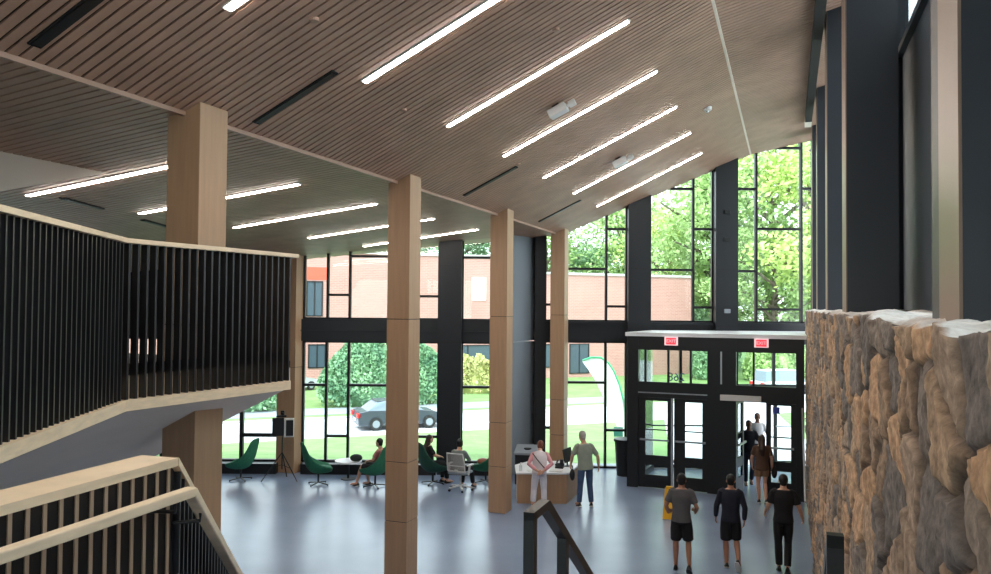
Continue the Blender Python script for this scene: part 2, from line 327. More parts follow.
# ------------------------------------------------------------------ stone wall (right)
SW_U, SW_Z = .45, 4.645
def stone_wall():
    vs_ = [.5]
    while vs_[-1] < 22.2: vs_.append(vs_[-1]+max(.008, .0052*vs_[-1]))
    zs_ = np.linspace(0, SW_Z, 330); V, Z = np.meshgrid(np.array(vs_), zs_, indexing='ij')
    # irregular stones: jittered sites, distances measured in a warped plane
    sites = []; y = 0.
    r2 = np.random.default_rng(21)
    n = 2600; sites = np.c_[r2.uniform(.2, 22.6, n), r2.uniform(-.1, SW_Z+.1, n)]
    keep = []
    for p in sites:                                     # spread them out
        if all((p[0]-q[0])**2/.10+(p[1]-q[1])**2/.05 > r2.choice([.35, .8, 1.6]) for q in keep): keep.append(p)
    S = np.array(keep); tone = r2.uniform(0, 1, len(S)); lift = r2.uniform(-.012, .018, len(S)); tx = r2.uniform(-.07, .07, len(S)); tz = r2.uniform(-.07, .07, len(S))
    def nz(a, b, seed):                                 # cheap value noise
        r = np.random.default_rng(seed); out = 0
        for k in range(5):
            th = r.uniform(0, 6.28); f = 2.2*1.9**k; out = out+np.sin((a*math.cos(th)+b*math.sin(th))*f+r.uniform(0, 6)+1.5*np.sin((b*math.cos(th)-a*math.sin(th))*f*.7+r.uniform(0, 6)))/1.6**k
        return out
    Vw = V+.035*nz(V*2, Z*2, 1); Zw = Z+.035*nz(V*2, Z*2, 2)
    F1 = np.full(V.shape, 9.); F2 = np.full(V.shape, 9.); I = np.zeros(V.shape, int)
    for i, (a, b_) in enumerate(S):
        j0, j1 = np.searchsorted(vs_, a-1.1), np.searchsorted(vs_, a+1.1)
        sl = slice(j0, j1); d = np.sqrt((Vw[sl]-a)**2*.6+(Zw[sl]-b_)**2*1.1)
        f1 = F1[sl]; f2 = F2[sl]; ii = I[sl]; cl = d < f1
        F2[sl] = np.where(cl, f1, np.minimum(f2, d)); I[sl] = np.where(cl, i, ii); F1[sl] = np.where(cl, d, f1)
    edge = np.clip((F2-F1)/.05, 0, 1); edge = edge*edge*(3-2*edge)
    rough = .004*nz(V*5, Z*5, 3)+.002*nz(V*15, Z*15, 4)
    h = edge*(.026+lift[I]+tx[I]*(V-S[I,0])+tz[I]*(Z-S[I,1]))+rough*(.4+edge)
    h = np.clip(h, -.02, .08)
    nv, nz_ = V.shape; topw = .02*nz(np.array(vs_)*3, 0*np.array(vs_), 9)/2
    Zt = Z.copy(); Zt[:, -1] += 0; Zt[:, -12:] += topw[:, None]*np.linspace(0, 1, 12)[None]
    UU = SW_U-h
    P = np.stack([UU*c+V*s, -UU*s+V*c, Zt], -1).reshape(-1, 3)
    # cap strip going back from the top edge
    us = np.linspace(0, 1.2, 46)[1:]; VV, W = np.meshgrid(np.array(vs_), us, indexing='ij')
    cap_h = .012*nz(VV*4, W*4, 5)+.06*np.maximum(0, np.sin(VV*5.1+2*np.sin(W*4+VV*1.7)))*np.clip(W*3, 0, 1)*.7
    Uc = SW_U+W-h[:, -1][:, None]*(1-W/1.2); Zc = Zt[:, -1][:, None]+cap_h-.02*W
    P2 = np.stack([Uc*c+VV*s, -Uc*s+VV*c, Zc], -1).reshape(-1, 3)
    idx = np.arange(nv*nz_).reshape(nv, nz_); f1_ = np.stack([idx[:-1,:-1], idx[:-1,1:], idx[1:,1:], idx[1:,:-1]], -1).reshape(-1, 4)
    idc = np.concatenate([idx[:, -1:], nv*nz_+np.arange(nv*len(us)).reshape(nv, len(us))], 1); f2_ = np.stack([idc[:-1,:-1], idc[:-1,1:], idc[1:,1:], idc[1:,:-1]], -1).reshape(-1, 4)
    # far end and body
    nP = len(P)+len(P2); ve = vs_[-1]; ends = [U(SW_U+1.2, ve, 0), U(SW_U+1.2, ve, SW_Z-.05), U(SW_U+1.2, .5, 0), U(SW_U+1.2, .5, SW_Z-.05)]
    me = bpy.data.meshes.new('stone_wall')
    allv = np.concatenate([P, P2, np.array(ends)])
    faces = f1_.tolist()+f2_.tolist()+[idx[-1].tolist()[::-1]+[nP, nP+1], idx[0].tolist()+[nP+3, nP+2], [nP, nP+2, nP+3, nP+1]]
    me.from_pydata(allv.tolist(), [], faces)
    pal = np.array([sr(190,154,120), sr(168,146,126), sr(142,128,116), sr(198,162,128), sr(120,112,107), sr(160,134,110), sr(180,153,126), sr(132,121,113)])
    colr = pal[(tone[I]*len(pal)).astype(int)]
    mott = (1+.12*nz(V*9, Z*9, 6)+.10*nz(V*22, Z*22, 8))[..., None]; colr = np.clip(colr*mott, .01, 1)
    mort = np.array(sr(84,72,64)); colr = mort*(1-edge[..., None])+colr*edge[..., None]
    capc = np.array(sr(232,228,224))*(1+.1*nz(VV*6, W*6, 7))[..., None]  # cap stones near white: light from the high glazing put into colour
    cc = np.concatenate([colr.reshape(-1, 3), capc.reshape(-1, 3), np.tile(mort, (4, 1))]); cc = np.c_[np.clip(cc, 0, 1), np.ones(len(cc))]
    at = me.attributes.new('stone', 'FLOAT_COLOR', 'POINT'); at.data.foreach_set('color', cc.astype(np.float32).ravel())
    m = bpy.data.materials.new('rubble_stone'); m.use_nodes = True; N = m.node_tree.nodes; Lk = m.node_tree.links; b = N['Principled BSDF']; b.inputs['Roughness'].default_value = .85
    a_ = N.new('ShaderNodeAttribute'); a_.attribute_name = 'stone'; n1 = N.new('ShaderNodeTexNoise'); n1.inputs['Scale'].default_value = 26.; n1.inputs['Detail'].default_value = 8.
    tc = N.new('ShaderNodeTexCoord'); Lk.new(tc.outputs['Object'], n1.inputs[0])
    mx = N.new('ShaderNodeMix'); mx.data_type = 'RGBA'; mx.blend_type = 'OVERLAY'; mx.inputs[0].default_value = .8; Lk.new(a_.outputs['Color'], mx.inputs[6]); Lk.new(n1.outputs[0], mx.inputs[7]); Lk.new(mx.outputs[2], b.inputs['Base Color'])
    bp = N.new('ShaderNodeBump'); bp.inputs['Strength'].default_value = .5; bp.inputs['Distance'].default_value = .02; Lk.new(n1.outputs[0], bp.inputs['Height']); Lk.new(bp.outputs[0], b.inputs['Normal'])
    me.materials.append(m); me.polygons.foreach_set('use_smooth', [True]*len(me.polygons)); me.validate()
    o = bpy.data.objects.new('wall_right', me); COL.objects.link(o); o['kind'] = 'structure'
stone_wall()
# ------------------------------------------------------------------ fins over the stone wall and the glazing behind them
FU0, FU1 = .6, 1.13
fins = [(3.35, .42), (9.5, .62), (14.05, .62), (18.85, .62), (22.75, .6)]
place = ['nearest, at the right edge', 'second from the viewer', 'third from the viewer', 'fourth from the viewer', 'farthest, beside the front glazing']
for i, (v, d) in enumerate(fins):
    t = thing('wall_fin', f'tall dark metal pier with beige edge on the stone wall, {place[i]}', 'pier', U(FU0, v, SW_Z-.03), -TH, 'dark piers on the stone wall')
    h0, h1 = roof(FU0)-SW_Z+.05, roof(FU1)-SW_Z+.05; W = FU1-FU0
    m = MB(); m.hull8([(.012,0,0),(W,0,0),(W,d+.25,0),(.012,d+.25,0)], [(.012,0,h0),(W,0,h1),(W,d+.25,h1),(.012,d+.25,h0)]); m.build('casing', M['fin'], t)
    m = MB(); m.box(0,.012,.004,d,0,h0); m.build('edge_panel', M['finside'], t)
GU = 1.34
vb = [-.5, 4.2, 6.4, 8.0, 10.9, 12.6, 15., 17.2, 19.7, 21.5, 23.3]
for i in range(len(vb)-1):
    v0, v1 = vb[i], vb[i+1]; g = group_struct('window_%d' % (30+i)); zt = roof(GU)+.05
    m = MB()
    for v in (v0, v1): m.box(GU-.07, GU+.07, v-.04, v+.04, SW_Z-.05, zt, U)
    for z in ((SW_Z, 7.9, zt-.1) if i in (1, 2, 3) else (SW_Z, 6.3, 7.9, zt-.1)): m.box(GU-.07, GU+.07, v0, v1, z-.04, z+.04, U)
    m.build('frame', M['fin'], g)
    solid = i in (2, 3)
    p = MB(); p.box(GU, GU+.02, v0, v1, 7.9 if solid else SW_Z, zt, U); p.build('pane', M['glass'], g)
    if solid: p = MB(); p.box(GU, GU+.03, v0, v1, SW_Z-.05, 7.9, U); p.build('spandrel_panel', M['panel'], g)
m = MB(); z = roof(.5)-.09; m.box(.40, .56, 1., 21.3, z-.1, z+.12, U); struct('trim_3', m, M['darkwall'])
m = MB(); m.box(.40, .56, 21.3, 21.9, z-.1, z+.12, U); struct('trim_4', m, M['plaster'])
# ------------------------------------------------------------------ entrance vestibule
VV_ = 20.55; UL, UH = -3.99, .36
vest = thing('entrance_vestibule', 'black framed entrance vestibule with glazed fanlights and two exit signs on it', 'vestibule', U(UL, VV_, 0), -TH)
def L(u0, u1, y0, y1, z0, z1): return (u0-UL, u1-UL, y0, y1, z0, z1)
m = MB(); m.box(*L(UL, UH, 0, .2, 3.60, 3.95)); m.build('header', M['frame'], vest)
m = MB(); m.box(*L(UL, UH, 0, .18, 2.36, 2.76)); m.build('door_head', M['frame'], vest)
m = MB(); m.box(*L(-3.7, -1.94, -.012, .0, 2.47, 2.5)); m.build('head_strip', M['chrome'], vest)
m = MB(); m.box(*L(-1.62, -.64, -.1, .0, 2.38, 2.52)); m.build('door_operator', M['whiteplastic'], vest, bevel=.008)
for a, b_ in ((-3.99, -3.70), (-1.94, -1.24), (.17, .36)):
    m = MB(); m.box(*L(a, b_, -.004, .22, 0, 3.95)); m.build('post', M['frame'], vest)
for a in (-3.52, -2.93, -2.36, -.82):
    m = MB(); m.box(*L(a-.025, a+.025, .03, .15, 2.76, 3.6)); m.build('mullion', M['frame'], vest)
for a, b_ in ((-3.7, -1.94), (-1.24, .17)):
    m = MB(); m.box(*L(a, b_, .08, .09, 2.74, 3.62)); m.build('fanlight_pane', M['glass'], vest)
m = MB(); m.box(*L(-1.62, -1.58, -.02, 0, 2.78, 3.6)); m.build('trim_strip', M['chrome'], vest)
# roof slab from the inner front back to the glazing
q = [U(UL-.05, VV_-.03), U(UH+.05, VV_-.03)]
q = [(q[0][0], q[0][1]), (q[1][0], q[1][1]), (9.3, YR-.22), (4.6, YR-.22)]
iv = lambda p: ((p[0]-U(UL, VV_)[0])*c-(p[1]-U(UL, VV_)[1])*s, (p[0]-U(UL, VV_)[0])*s+(p[1]-U(UL, VV_)[1])*c)
m = MB(); m.prism([iv(p) for p in q], 3.95, 4.05); m.build('roof_slab', M['white'], vest)
# left flank
a = iv((4.6, YR-.22))
for z, h in ((3.85, .2), (.08, .16)):
    m = MB(); m.bar((.05,.2,z), (a[0], a[1], z), .1, h); m.build('flank_rail', M['frame'], vest)
m = MB(); m.bar((.05,.2,1.95), (a[0], a[1], 1.95), .012, 3.6); m.build('flank_pane', M['glass'], vest)
dn = [0]
def door(u_h, w, sgn, ang, glass_z0, glass_z1, kick, su0, su1, y=.06, name=None, P0=None, rz=None):
    """leaf hinged at u_h reaching sgn*w; stiles su0 (hinge), su1 (lock)"""
    dn[0] += 1; g = group_struct('door_%d' % dn[0])
    g.location = U(u_h, VV_+y, 0) if P0 is None else P0; g.rotation_euler = (0,0,(-TH if rz is None else rz)+ang)
    X = lambda a, b_: (min(sgn*a, sgn*b_), max(sgn*a, sgn*b_)); H_ = 2.35
    m = MB(); m.box(*X(0, su0), 0, .05, .01, H_); m.box(*X(w-su1, w), 0, .05, .01, H_)
    for z0, z1 in ((.01, kick[0]), (kick[1], glass_z0), (glass_z1, H_)): m.box(*X(su0, w-su1), .002, .048, z0, z1)
    m.build('leaf', M['frame'], g)
    m = MB(); m.box(*X(su0, w-su1), .02, .03, kick[0], kick[1]); m.box(*X(su0, w-su1), .02, .03, glass_z0, glass_z1); m.build('pane', M['glass'], g)
    m = MB(); m.bar((sgn*.05,-.06,1.26), (sgn*(w-.04),-.06,1.26), .04, .045); m.box(*X(.05,.1),-.06,0,1.24,1.28); m.box(*X(w-.1,w-.05),-.06,0,1.24,1.28); m.build('push_bar', M['chrome'], g)
    if P0 is None: m = MB(); m.box(*X(su0, w-su1), .012, .04, 1.5, 1.53); m.build('glazing_bar', M['frame'], g)
    return g
door(-3.70, .84, 1, 0, .85, 2.27, (.34,.6), .18, .09)
door(-1.94, .84, -1, 0, .85, 2.27, (.34,.6), .13, .28)
m = MB(); m.box(*L(-2.845, -2.795, -.02, .06, 0, 2.36)); m.build('centre_post', M['chrome'], vest)
door(-1.24, .72, 1, math.radians(78), .9, 2.27, (.4,.66), .12, .12)
door(.17, .70, -1, 0, .92, 2.3, (.4,.68), .12, .12)
# outer doors in the glazed front
bay(4.53, 6.39, YR, 2.4, 3.7, (5.46,), ((4.53,6.39,2.44),)); bay(7.06, 9.34, YR, 2.4, 3.7, (8.2,), ((7.06,9.34,2.44),))
for x, sg, a in ((4.55, 1, 0), (6.37, -1, 0), (7.08, 1, 1.35), (9.3, -1, 0)):
    door(0, .9 if x < 7 else 1.1, sg, a, .24, 2.3, (.1,.16), .1, .1, P0=(x, YR-.02, 0), rz=0)
def text(body, size, mtl, parent, loc, rot, ext=.003, name='lettering'):
    cu = bpy.data.curves.new(name, 'FONT'); cu.body = body; cu.size = size; cu.extrude = ext; cu.align_x = 'CENTER'; cu.align_y = 'CENTER'
    o = bpy.data.objects.new(name, cu); COL.objects.link(o); bpy.context.view_layer.update()
    me = bpy.data.meshes.new_from_object(o.evaluated_get(bpy.context.evaluated_depsgraph_get())); bpy.data.objects.remove(o)
    me.name = name; me.materials.append(mtl); o = bpy.data.objects.new(name, me); COL.objects.link(o); o.parent = parent; o.location = loc; o.rotation_euler = rot; return o
M['exit_red'] = mat('exit_red', sr(226,52,66), .4, emit=1.1); M['exit_pale'] = mat('exit_pale', sr(236,208,212), .4, emit=.5)
for u, lab in ((-2.845, 'red exit sign over the left pair of entrance doors'), (-.635, 'red exit sign over the right pair of entrance doors')):
    t = thing('exit_sign', lab, 'sign', U(u, VV_-.01, 3.84), -TH, 'exit signs')
    m = MB(); m.box(-.17,.17,-.05,.0,-.11,.11); m.build('housing', M['exit_pale'], t, bevel=.006)
    m = MB(); m.box(-.125,.125,-.058,-.05,-.085,.085); m.build('face_panel', M['exit_red'], t)
    text('EXIT', .115, M['exit_pale'], t, (0,-.06,0), (math.pi/2,0,0))
M['numeral'] = mat('blue_numeral', sr(74,104,140), .5)
t = thing('house_number', 'small blue-grey street number on the fanlight over the left doors', 'number', U(-2.73, VV_+.079, 2.9), -TH)
text('268', .3, M['numeral'], t, (0,0,0), (math.pi/2,0,math.pi), name='numerals')
t = thing('door_sticker', 'small blue sticker on the glass of the right entrance door', 'sticker', U(-.28, VV_+.07, 2.18), -TH)
m = MB(); m.box(-.09,.07,-.004,.0,-.08,.08); m.build('film', mat('blue_film', sr(52,70,170), .5), t)
# steel rod along the foot of the stone wall by the doors
t = thing('wall_handrail', 'slim pale steel handrail on the stone wall beside the entrance', 'handrail', U(.3, 18.2, 0), -TH)
m = MB(); m.tube([(0,1.6,2.35),(.0,-1.8,.95)], .022, 10); m.build('rail', M['chrome'], t)
for y in (1.2, -1.4):
    m = MB(); zz = 2.35+(y-1.6)*(1.4/3.4); m.tube([(0,y,zz),(.14,y,zz-.03)], .012, 8); m.build('bracket', M['chrome'], t)
# ------------------------------------------------------------------ balcony
B0, B1, B2 = (-3.02, 4.55), (-3.40, 7.15), (-2.385, 9.178)
d01 = Vector((B1[0]-B0[0], B1[1]-B0[1])).normalized(); Bm = (B0[0]-d01.x*4.2, B0[1]-d01.y*4.2)
ZT, ZB, ZC = 5.30, 3.815, 3.715
inn = lambda p, q: Vector((-(q[1]-p[1]), q[0]-p[0])).normalized()          # towards the balcony
n1, n2 = inn(Bm, B1), inn(B1, B2)
mit = (n1+n2).normalized(); mit = mit/mit.dot(n1)
def off(d): # outline offset inward by d
    return [Vector(Bm)+n1*d, Vector(B1)+mit*d, Vector(B2)+n2*d]
bal = thing('balcony_guard', 'angled balcony guard of black vertical slats with pale wood cap at the left', 'balcony guard', (B1[0], B1[1], 3.7))
O = Vector((B1[0], B1[1], 3.7))
def strip(d0, d1, z0, z1, mtl, nm, par=bal, bevel=0., ext=0.):
    a, b_ = off(d0), off(d1); e2 = Vector((B2[0]-B1[0], B2[1]-B1[1])).normalized()*ext
    a[2] = a[2]+e2; b_[2] = b_[2]+e2
    m = MB()
    for i in (0, 1):
        q = [a[i], a[i+1], b_[i+1], b_[i]]
        m.hull8([(p.x-O.x, p.y-O.y, z0-O.z) for p in q], [(p.x-O.x, p.y-O.y, z1-O.z) for p in q])
    return m.build(nm, mtl, par, bevel=bevel)
strip(-.03, .15, ZT-.045, ZT, M['wood_cap'], 'top_rail', bevel=.004, ext=.07)
strip(-.035, .13, ZC, ZB, M['wood_cap'], 'fascia', ext=-.05)
strip(.085, .1, ZB, 4.03, M['wood_cap'], 'upstand')
strip(.1, .12, 4.03, 4.14, M['black'], 'floor_edge')
for (p, q, n) in ((Bm, B1, n1), (B1, B2, n2)):
    p, q = Vector(p), Vector(q); Ld = (q-p).length; d = (q-p)/Ld; k = int(Ld/.097)
    for i in range(k):
        x = p+d*((i+.5)*Ld/k)
        if x.y < 3.6: continue
        m = MB(); a = x-d*.011+n*.0; b_ = x+d*.011
        m.prism([(w.x-O.x, w.y-O.y) for w in (a, b_, b_+n*.08, a+n*.08)], ZB-O.z, ZT-.045-O.z); m.build('slat', M['slatblack'], bal)
# slab, sloping soffit
m = MB(); e2 = n2*9; e1 = n1*9
top_ = [Vector(Bm)+n1*.02, Vector(B1)+mit*.02, Vector(B2)+n2*.02, Vector(B2)+n2*9, Vector(Bm)+n1*9+n2*2]
SLAB = 4.02
far = [Vector(Bm)+n1*7, Vector(B1)+mit*7, Vector(B2)+n2*7]
edge = off(.13); KS = .5; e2v = Vector((B2[0]-B1[0], B2[1]-B1[1])).normalized(); DL = 2.6
low = [Vector(Bm)+n1*DL, Vector(B1)+mit*DL, Vector(B1)+e2v*1.95+n2*DL]; edge[2] = Vector(B1)+e2v*2.39+n2*.13
zl = ZC-KS*(DL-.13)
vs = [(p.x, p.y, ZC+.002) for p in edge]+[(p.x, p.y, zl) for p in low]+[(p.x, p.y, 3.95) for p in edge]+[(p.x, p.y, 3.95) for p in low]
m.add(vs, [(0,3,4,1),(1,4,5,2),(6,7,10,9),(7,8,11,10),(0,1,7,6),(1,2,8,7),(2,5,11,8),(3,9,10,4),(4,10,11,5),(0,6,9,3)])
sof = struct('ceiling_balcony', m, M['plaster'])
m = MB(); [m.prism([(p.x, p.y) for p in q], 3.952, 4.03) for q in ([edge[0], edge[1], far[1], far[0]], [edge[1], edge[2], far[2], far[1]])]; struct('floor_balcony', m, M['darkwall'])
# dark room behind the balcony
m = MB(); q = [Vector(B2)+n2*4.4, Vector(B2)+n2*4.6]; 
m.prism([(p.x, p.y) for p in (far[0], far[1], far[1]+mit*.2, far[0]+n1*.2)], 4., 5.4); m.prism([(p.x, p.y) for p in (far[1], far[2], far[2]+n2*.2, far[1]+mit*.2)], 4., 5.4); struct('wall_balcony', m, M['darkwall'])
# pale bulkhead under the low ceiling, left
m = MB(); q = [(3.2, 6.54), (8.3, 6.55), (8.25, 6.52), (3.2, 4.97)]
m.hull8([U(-9.0, v, z) for v, z in q], [U(-8.94, v, z) for v, z in q]); struct('wall_bulkhead', m, M['plaster_grey'])
# ------------------------------------------------------------------ stair landing, stair and guards
m = MB(); m.box(-2.45, .44, -1.6, 2.62, 2.72, 2.97, U); struct('floor_landing', m, M['floor'])
st = MB(); n = 17; rise = 2.97/n; run = rise/.676
for i in range(1, n):
    st.box(-1.9, .42, 2.62+(i-1)*run, 2.62+i*run+.02, max(0, 2.97-(i+2)*rise), 2.97-i*rise, U)
struct('trim_5', st, M['floor']); bpy.data.objects['trim_5'].name = 'floor_stair'
ZG = 4.04; G0, G1 = Vector((-1.70, 2.30, ZG)), Vector((-1.375, 3.37, ZG))
dA = (G1-G0).normalized(); G0 = G1-dA*2.9; phi = math.radians(-7.5); dB = Vector((math.sin(phi), math.cos(phi), -.676)); G2 = G1+dB*3.2
gd = thing('stair_guard', 'wood capped stair guard with black balusters in the lower left corner', 'stair guard', (G1.x, G1.y, 2.97))
O2 = Vector((G1.x, G1.y, 2.97))
def bars(pts, w, h, mtl, nm, inset=0., drop=0.):
    m = MB(); out = []
    for p, q in zip(pts[:-1], pts[1:]):
        m.bar(p-O2, q-O2, w, h)
    return m.build(nm, mtl, gd, bevel=.004)
side = Vector((dA.y, -dA.x, 0))                          # towards the viewer's side (right)
sB = Vector((math.cos(phi), -math.sin(phi), 0))
# cap: wide board, its near edge on G0-G1-G2
def capseg(p, q, sd, w, h, back):
    m = MB(); a = [p, q]
    lo = [p+sd*.02, q+sd*.02, q-sd*back, p-sd*back]
    m.hull8([x-O2-Vector((0,0,h)) for x in lo], [x-O2 for x in lo]); return m
mm = capseg(G0, G1+dA*.0, side, .14, .035, .17); mm.build('cap_rail', M['wood_cap'], gd)
dBh = Vector((dB.x, dB.y, dB.z)); mm = capseg(G1, G2, sB, .14, .035, .02); mm.build('cap_rail', M['wood_cap'], gd)
m = MB(); m.add([x-O2 for x in (G0-side*.008-Vector((0,0,.03)), G1-side*.008-Vector((0,0,.03)), G1-side*.008-Vector((0,0,1.25)), G0-side*.008-Vector((0,0,1.25)), G0-side*.03-Vector((0,0,.03)), G1-side*.03-Vector((0,0,.03)), G1-side*.03-Vector((0,0,1.25)), G0-side*.03-Vector((0,0,1.25)))], [(0,1,2,3),(7,6,5,4),(0,4,5,1),(1,5,6,2),(2,6,7,3),(3,7,4,0)]); m.build('backing_panel', M['black'], gd)
dn_ = Vector((0,0,1.25)); 
m = MB(); q = [G1-Vector((0,0,.03)), G2-Vector((0,0,.03)), G2-dn_, G1-dn_]; m.hull8([x-O2-sB*.03 for x in q], [x-O2-sB*.012 for x in q]); m.build('backing_panel', M['black'], gd)
M['bal_lit'] = mat('baluster_lit', sr(178,150,126), .5)  # level balusters, light on them put into the beige
k = 0; Lg = 2.1
while .03+k*.0695 < Lg:
    x = G1-dA*(.03+k*.0695); m = MB(); a = x-O2
    m.hull8([a-dA*.007-side*.007-Vector((0,0,1.25)), a+dA*.008-side*.007-Vector((0,0,1.25)), a+dA*.008-Vector((0,0,1.25)), a-dA*.008-Vector((0,0,1.25))], [a-dA*.007-side*.007-Vector((0,0,.035)), a+dA*.008-side*.007-Vector((0,0,.035)), a+dA*.008-Vector((0,0,.035)), a-dA*.008-Vector((0,0,.035))])
    m.build('baluster', M['bal_lit'], gd); k += 1
for k in range(26):
    x = G1+dB*(.06+k*.07); m = MB(); a = x-O2; e = dB*.008; lo, hi = Vector((0,0,1.2)), Vector((0,0,.035))
    m.hull8([a-e-sB*.012-lo, a+e-sB*.012-lo, a+e+sB*.014-lo, a-e+sB*.014-lo], [a-e-sB*.012-hi, a+e-sB*.012-hi, a+e+sB*.014-hi, a-e+sB*.014-hi])
    m.build('baluster', M['slatblack'], gd)  # same balusters as the level run, shade put into the black
H1 = G1+Vector((.125, -.12, -.115)); H0 = H1-dA*2.5; H2 = H1+dB*2.6
m = MB(); m.bar(H0-O2, H1-O2, .05, .04); m.bar(H1-O2-dA*.01, H2-O2, .05, .04); m.build('handrail', M['wood_cap'], gd, bevel=.006)
for q, f in ((H1-dA*.1, 1), (H1-dA*1.2, 1), (H1+dB*.15, 2), (H1+dB*1.5, 2)):
    m = MB(); m.tube([q-O2-Vector((0,0,.02)), q-O2-Vector((0,0,.06)), q-O2-(side if f == 1 else sB)*.16-Vector((0,0,.07))], .008, 8); m.build('bracket', M['black'], gd)
# centre handrail
def rail_thing(u, v, top, label, stub, post2):
    t = thing('stair_handrail', label, 'handrail', U(u, v, 2.97), -TH)
    h = top-2.97; w = .042
    m = MB(); m.box(-w/2, w/2, -w/2, w/2, 0, h-.0); m.build('post', M['black'], t)
    m = MB(); m.box(-w/2, w/2, -w/2, stub, h-.03, h+.002)
    a, b_ = Vector((0, stub-.01, h-.016)), Vector((0, stub+2.6, h-.016-2.6*.676*1.04)); m.bar(a, b_, w, .04); m.build('rail', M['black'], t)
    if post2:
        for y in post2:
            z = h-.05-(y-stub)*.70; zb = -math.ceil((y)/run+.5)*rise
            m = MB(); m.box(-w/2, w/2, y-w/2, y+w/2, zb-.35, z+.03); m.build('post', M['black'], t)
    return t
rail_thing(-.915, 2.83, 3.925, 'black steel centre handrail standing on the stair in the foreground', .19, (.46, 2.2))
rail_thing(.115, 2.28, 4.10, 'black steel handrail end beside the stone wall at the bottom right', -.0, ())
# ------------------------------------------------------------------ furniture
def chair_green(loc, rz, label, mt='green'):
    """swivel lounge chair, faces local +y"""
    t = thing('lounge_chair', label, 'chair', loc, rz, 'green swivel lounge chairs'); G = M[mt]
    # wrap-around shell: rings along a profile from front of seat up the back
    prof = [(.36,.43,.31,.07),(.22,.40,.34,.13),(.0,.38,.36,.22),(-.17,.41,.37,.28),(-.28,.55,.36,.22),(-.34,.75,.32,.12),(-.38,.98,.28,.06),(-.42,1.14,.23,.03)]
    rings = []
    for k, (y, z, hw, wing) in enumerate(prof):
        up = k/(len(prof)-1); ny_, nz_ = (0, 1) if k < 3 else ((.55, .83) if k == 3 else ((.9, .44) if k == 4 else (.985, .17)))
        r = []
        th_ = .10 if k < 4 else .07
        for i in range(9):
            a = -1+2*i/8; cur = wing*abs(a)**3
            r.append((a*hw, y+ny_*cur, z+nz_*cur))
        for i in range(8, -1, -1):
            a = -1+2*i/8; cur = wing*abs(a)**3-th_*(1-.3*abs(a))
            r.append((a*hw*1.03, y+ny_*cur, z+nz_*cur))
        rings.append(r)
    m = MB(); m.loft(rings); o = m.build('shell', G, t, smooth=True); sd = o.modifiers.new('sub', 'SUBSURF'); sd.levels = sd.render_levels = 2
    m = MB(); m.ell((0,.08,.435), (.28,.27,.055), 18, 8); m.build('seat_cushion', G, t, smooth=True)
    m = MB(); m.tube([(0,0,.06),(0,0,.36),(0,0,.40)], [.026,.026,.09], 12); m.build('pedestal', M['black'], t)
    for k in range(4):
        a = math.pi/4+k*math.pi/2; m = MB(); m.bar((0,0,.07), (.31*math.cos(a), .31*math.sin(a), .03), .035, .025); m.tube([(.3*math.cos(a),.3*math.sin(a),0),(.3*math.cos(a),.3*math.sin(a),.03)], .015, 8); m.build('base_leg', M['black'], t)
    return t
R_ = math.radians
chair_green((-6.78, 21.0, 0), R_(84), 'empty green lounge chair at the far left, left of the tripod')
chair_green((-4.6, 20.55, 0), R_(-70), 'empty green lounge chair just right of the tripod, facing right')
chair_green((-3.08, 20.35, 0), R_(68), 'green lounge chair half behind the middle column with a person in it')
chair_green((-1.62, 20.75, 0), R_(-62), 'dark green lounge chair holding the long-haired woman', 'green_d')
chair_green((-.22, 20.95, 0), R_(70), 'green lounge chair mostly hidden behind the column left of the desk')
# low white table with bag
t = thing('low_table', 'low round white table beside the seated person', 'table', (-3.95, 21.25, 0))
m = MB(); m.tube([(0,0,.46),(0,0,.5)], .36, 28); m.build('tabletop', M['white'], t); m = MB(); m.tube([(0,0,.02),(0,0,.46)], .03, 12); m.build('stem', M['black'], t); m = MB(); m.tube([(0,0,0),(0,0,.02)], .2, 24); m.build('base', M['black'], t)
m = MB(); m.ell((0,0,.09), (.17,.12,.1), 16, 10); o = m.build('bag', mat('dark_bag', sr(26,40,36), .7, noise=.1, scale=10), smooth=True); o.location = (-3.72, 21.15, .5); tag(o, 'rounded dark green bag on the low white table', 'bag')
m = MB(); m.ell((0,0,.08), (.16,.13,.09), 16, 10); o = m.build('bag', mat('russet_leather', sr(150,84,62), .5, noise=.1, scale=10), smooth=True); o.location = (-.30, 20.95, .48); tag(o, 'reddish brown bag lying on the half hidden green chair', 'bag')
# white mesh task chair
t = thing('task_chair', 'white mesh-backed office chair on castors with a person in it', 'chair', (-.86, 20.05, 0), R_(-24))
Wp = M['whiteplastic']
def mesh_mat():
    m = mat('mesh_weave', sr(176,172,168), .6); return m
m = MB(); bk = [(-.24,-.22,.52),(.24,-.22,.52),(.24,-.27,.75),(.22,-.33,.98),(-.22,-.33,.98),(-.24,-.27,.75)]
m.tube(bk+[bk[0]], .02, 8); m.tube([(-.24,-.25,.66),(.24,-.25,.66)], .014, 8); m.build('back_frame', Wp, t)
m = MB()
for i in range(15):
    x = -.22+i*.44/14; m.tube([(x,-.225,.53),(x,-.27,.75),(x*.93,-.325,.97)], .006, 5)
for i in range(18):
    f = i/17; z = .54+f*.42; y = -.225-(f**1.2)*.10; m.tube([(-.235,y,z),(.235,y,z)], .005, 5)
m.build('back_mesh', mesh_mat(), t)
m = MB(); m.box(-.25,.25,-.24,.24,.43,.5); m.build('seat', M['grey'], t, bevel=.03)
m = MB(); m.tube([(0,0,.1),(0,0,.43)], .03, 12); m.bar((0,-.05,.42),(0,-.26,.56),.08,.03); m.build('pedestal', Wp, t)
for sx in (-1, 1):
    m = MB(); m.bar((sx*.27,-.08,.42),(sx*.29,-.06,.66),.03,.05); m.bar((sx*.29,-.16,.67),(sx*.29,.12,.67),.07,.03); m.build('armrest', Wp, t, bevel=.008)
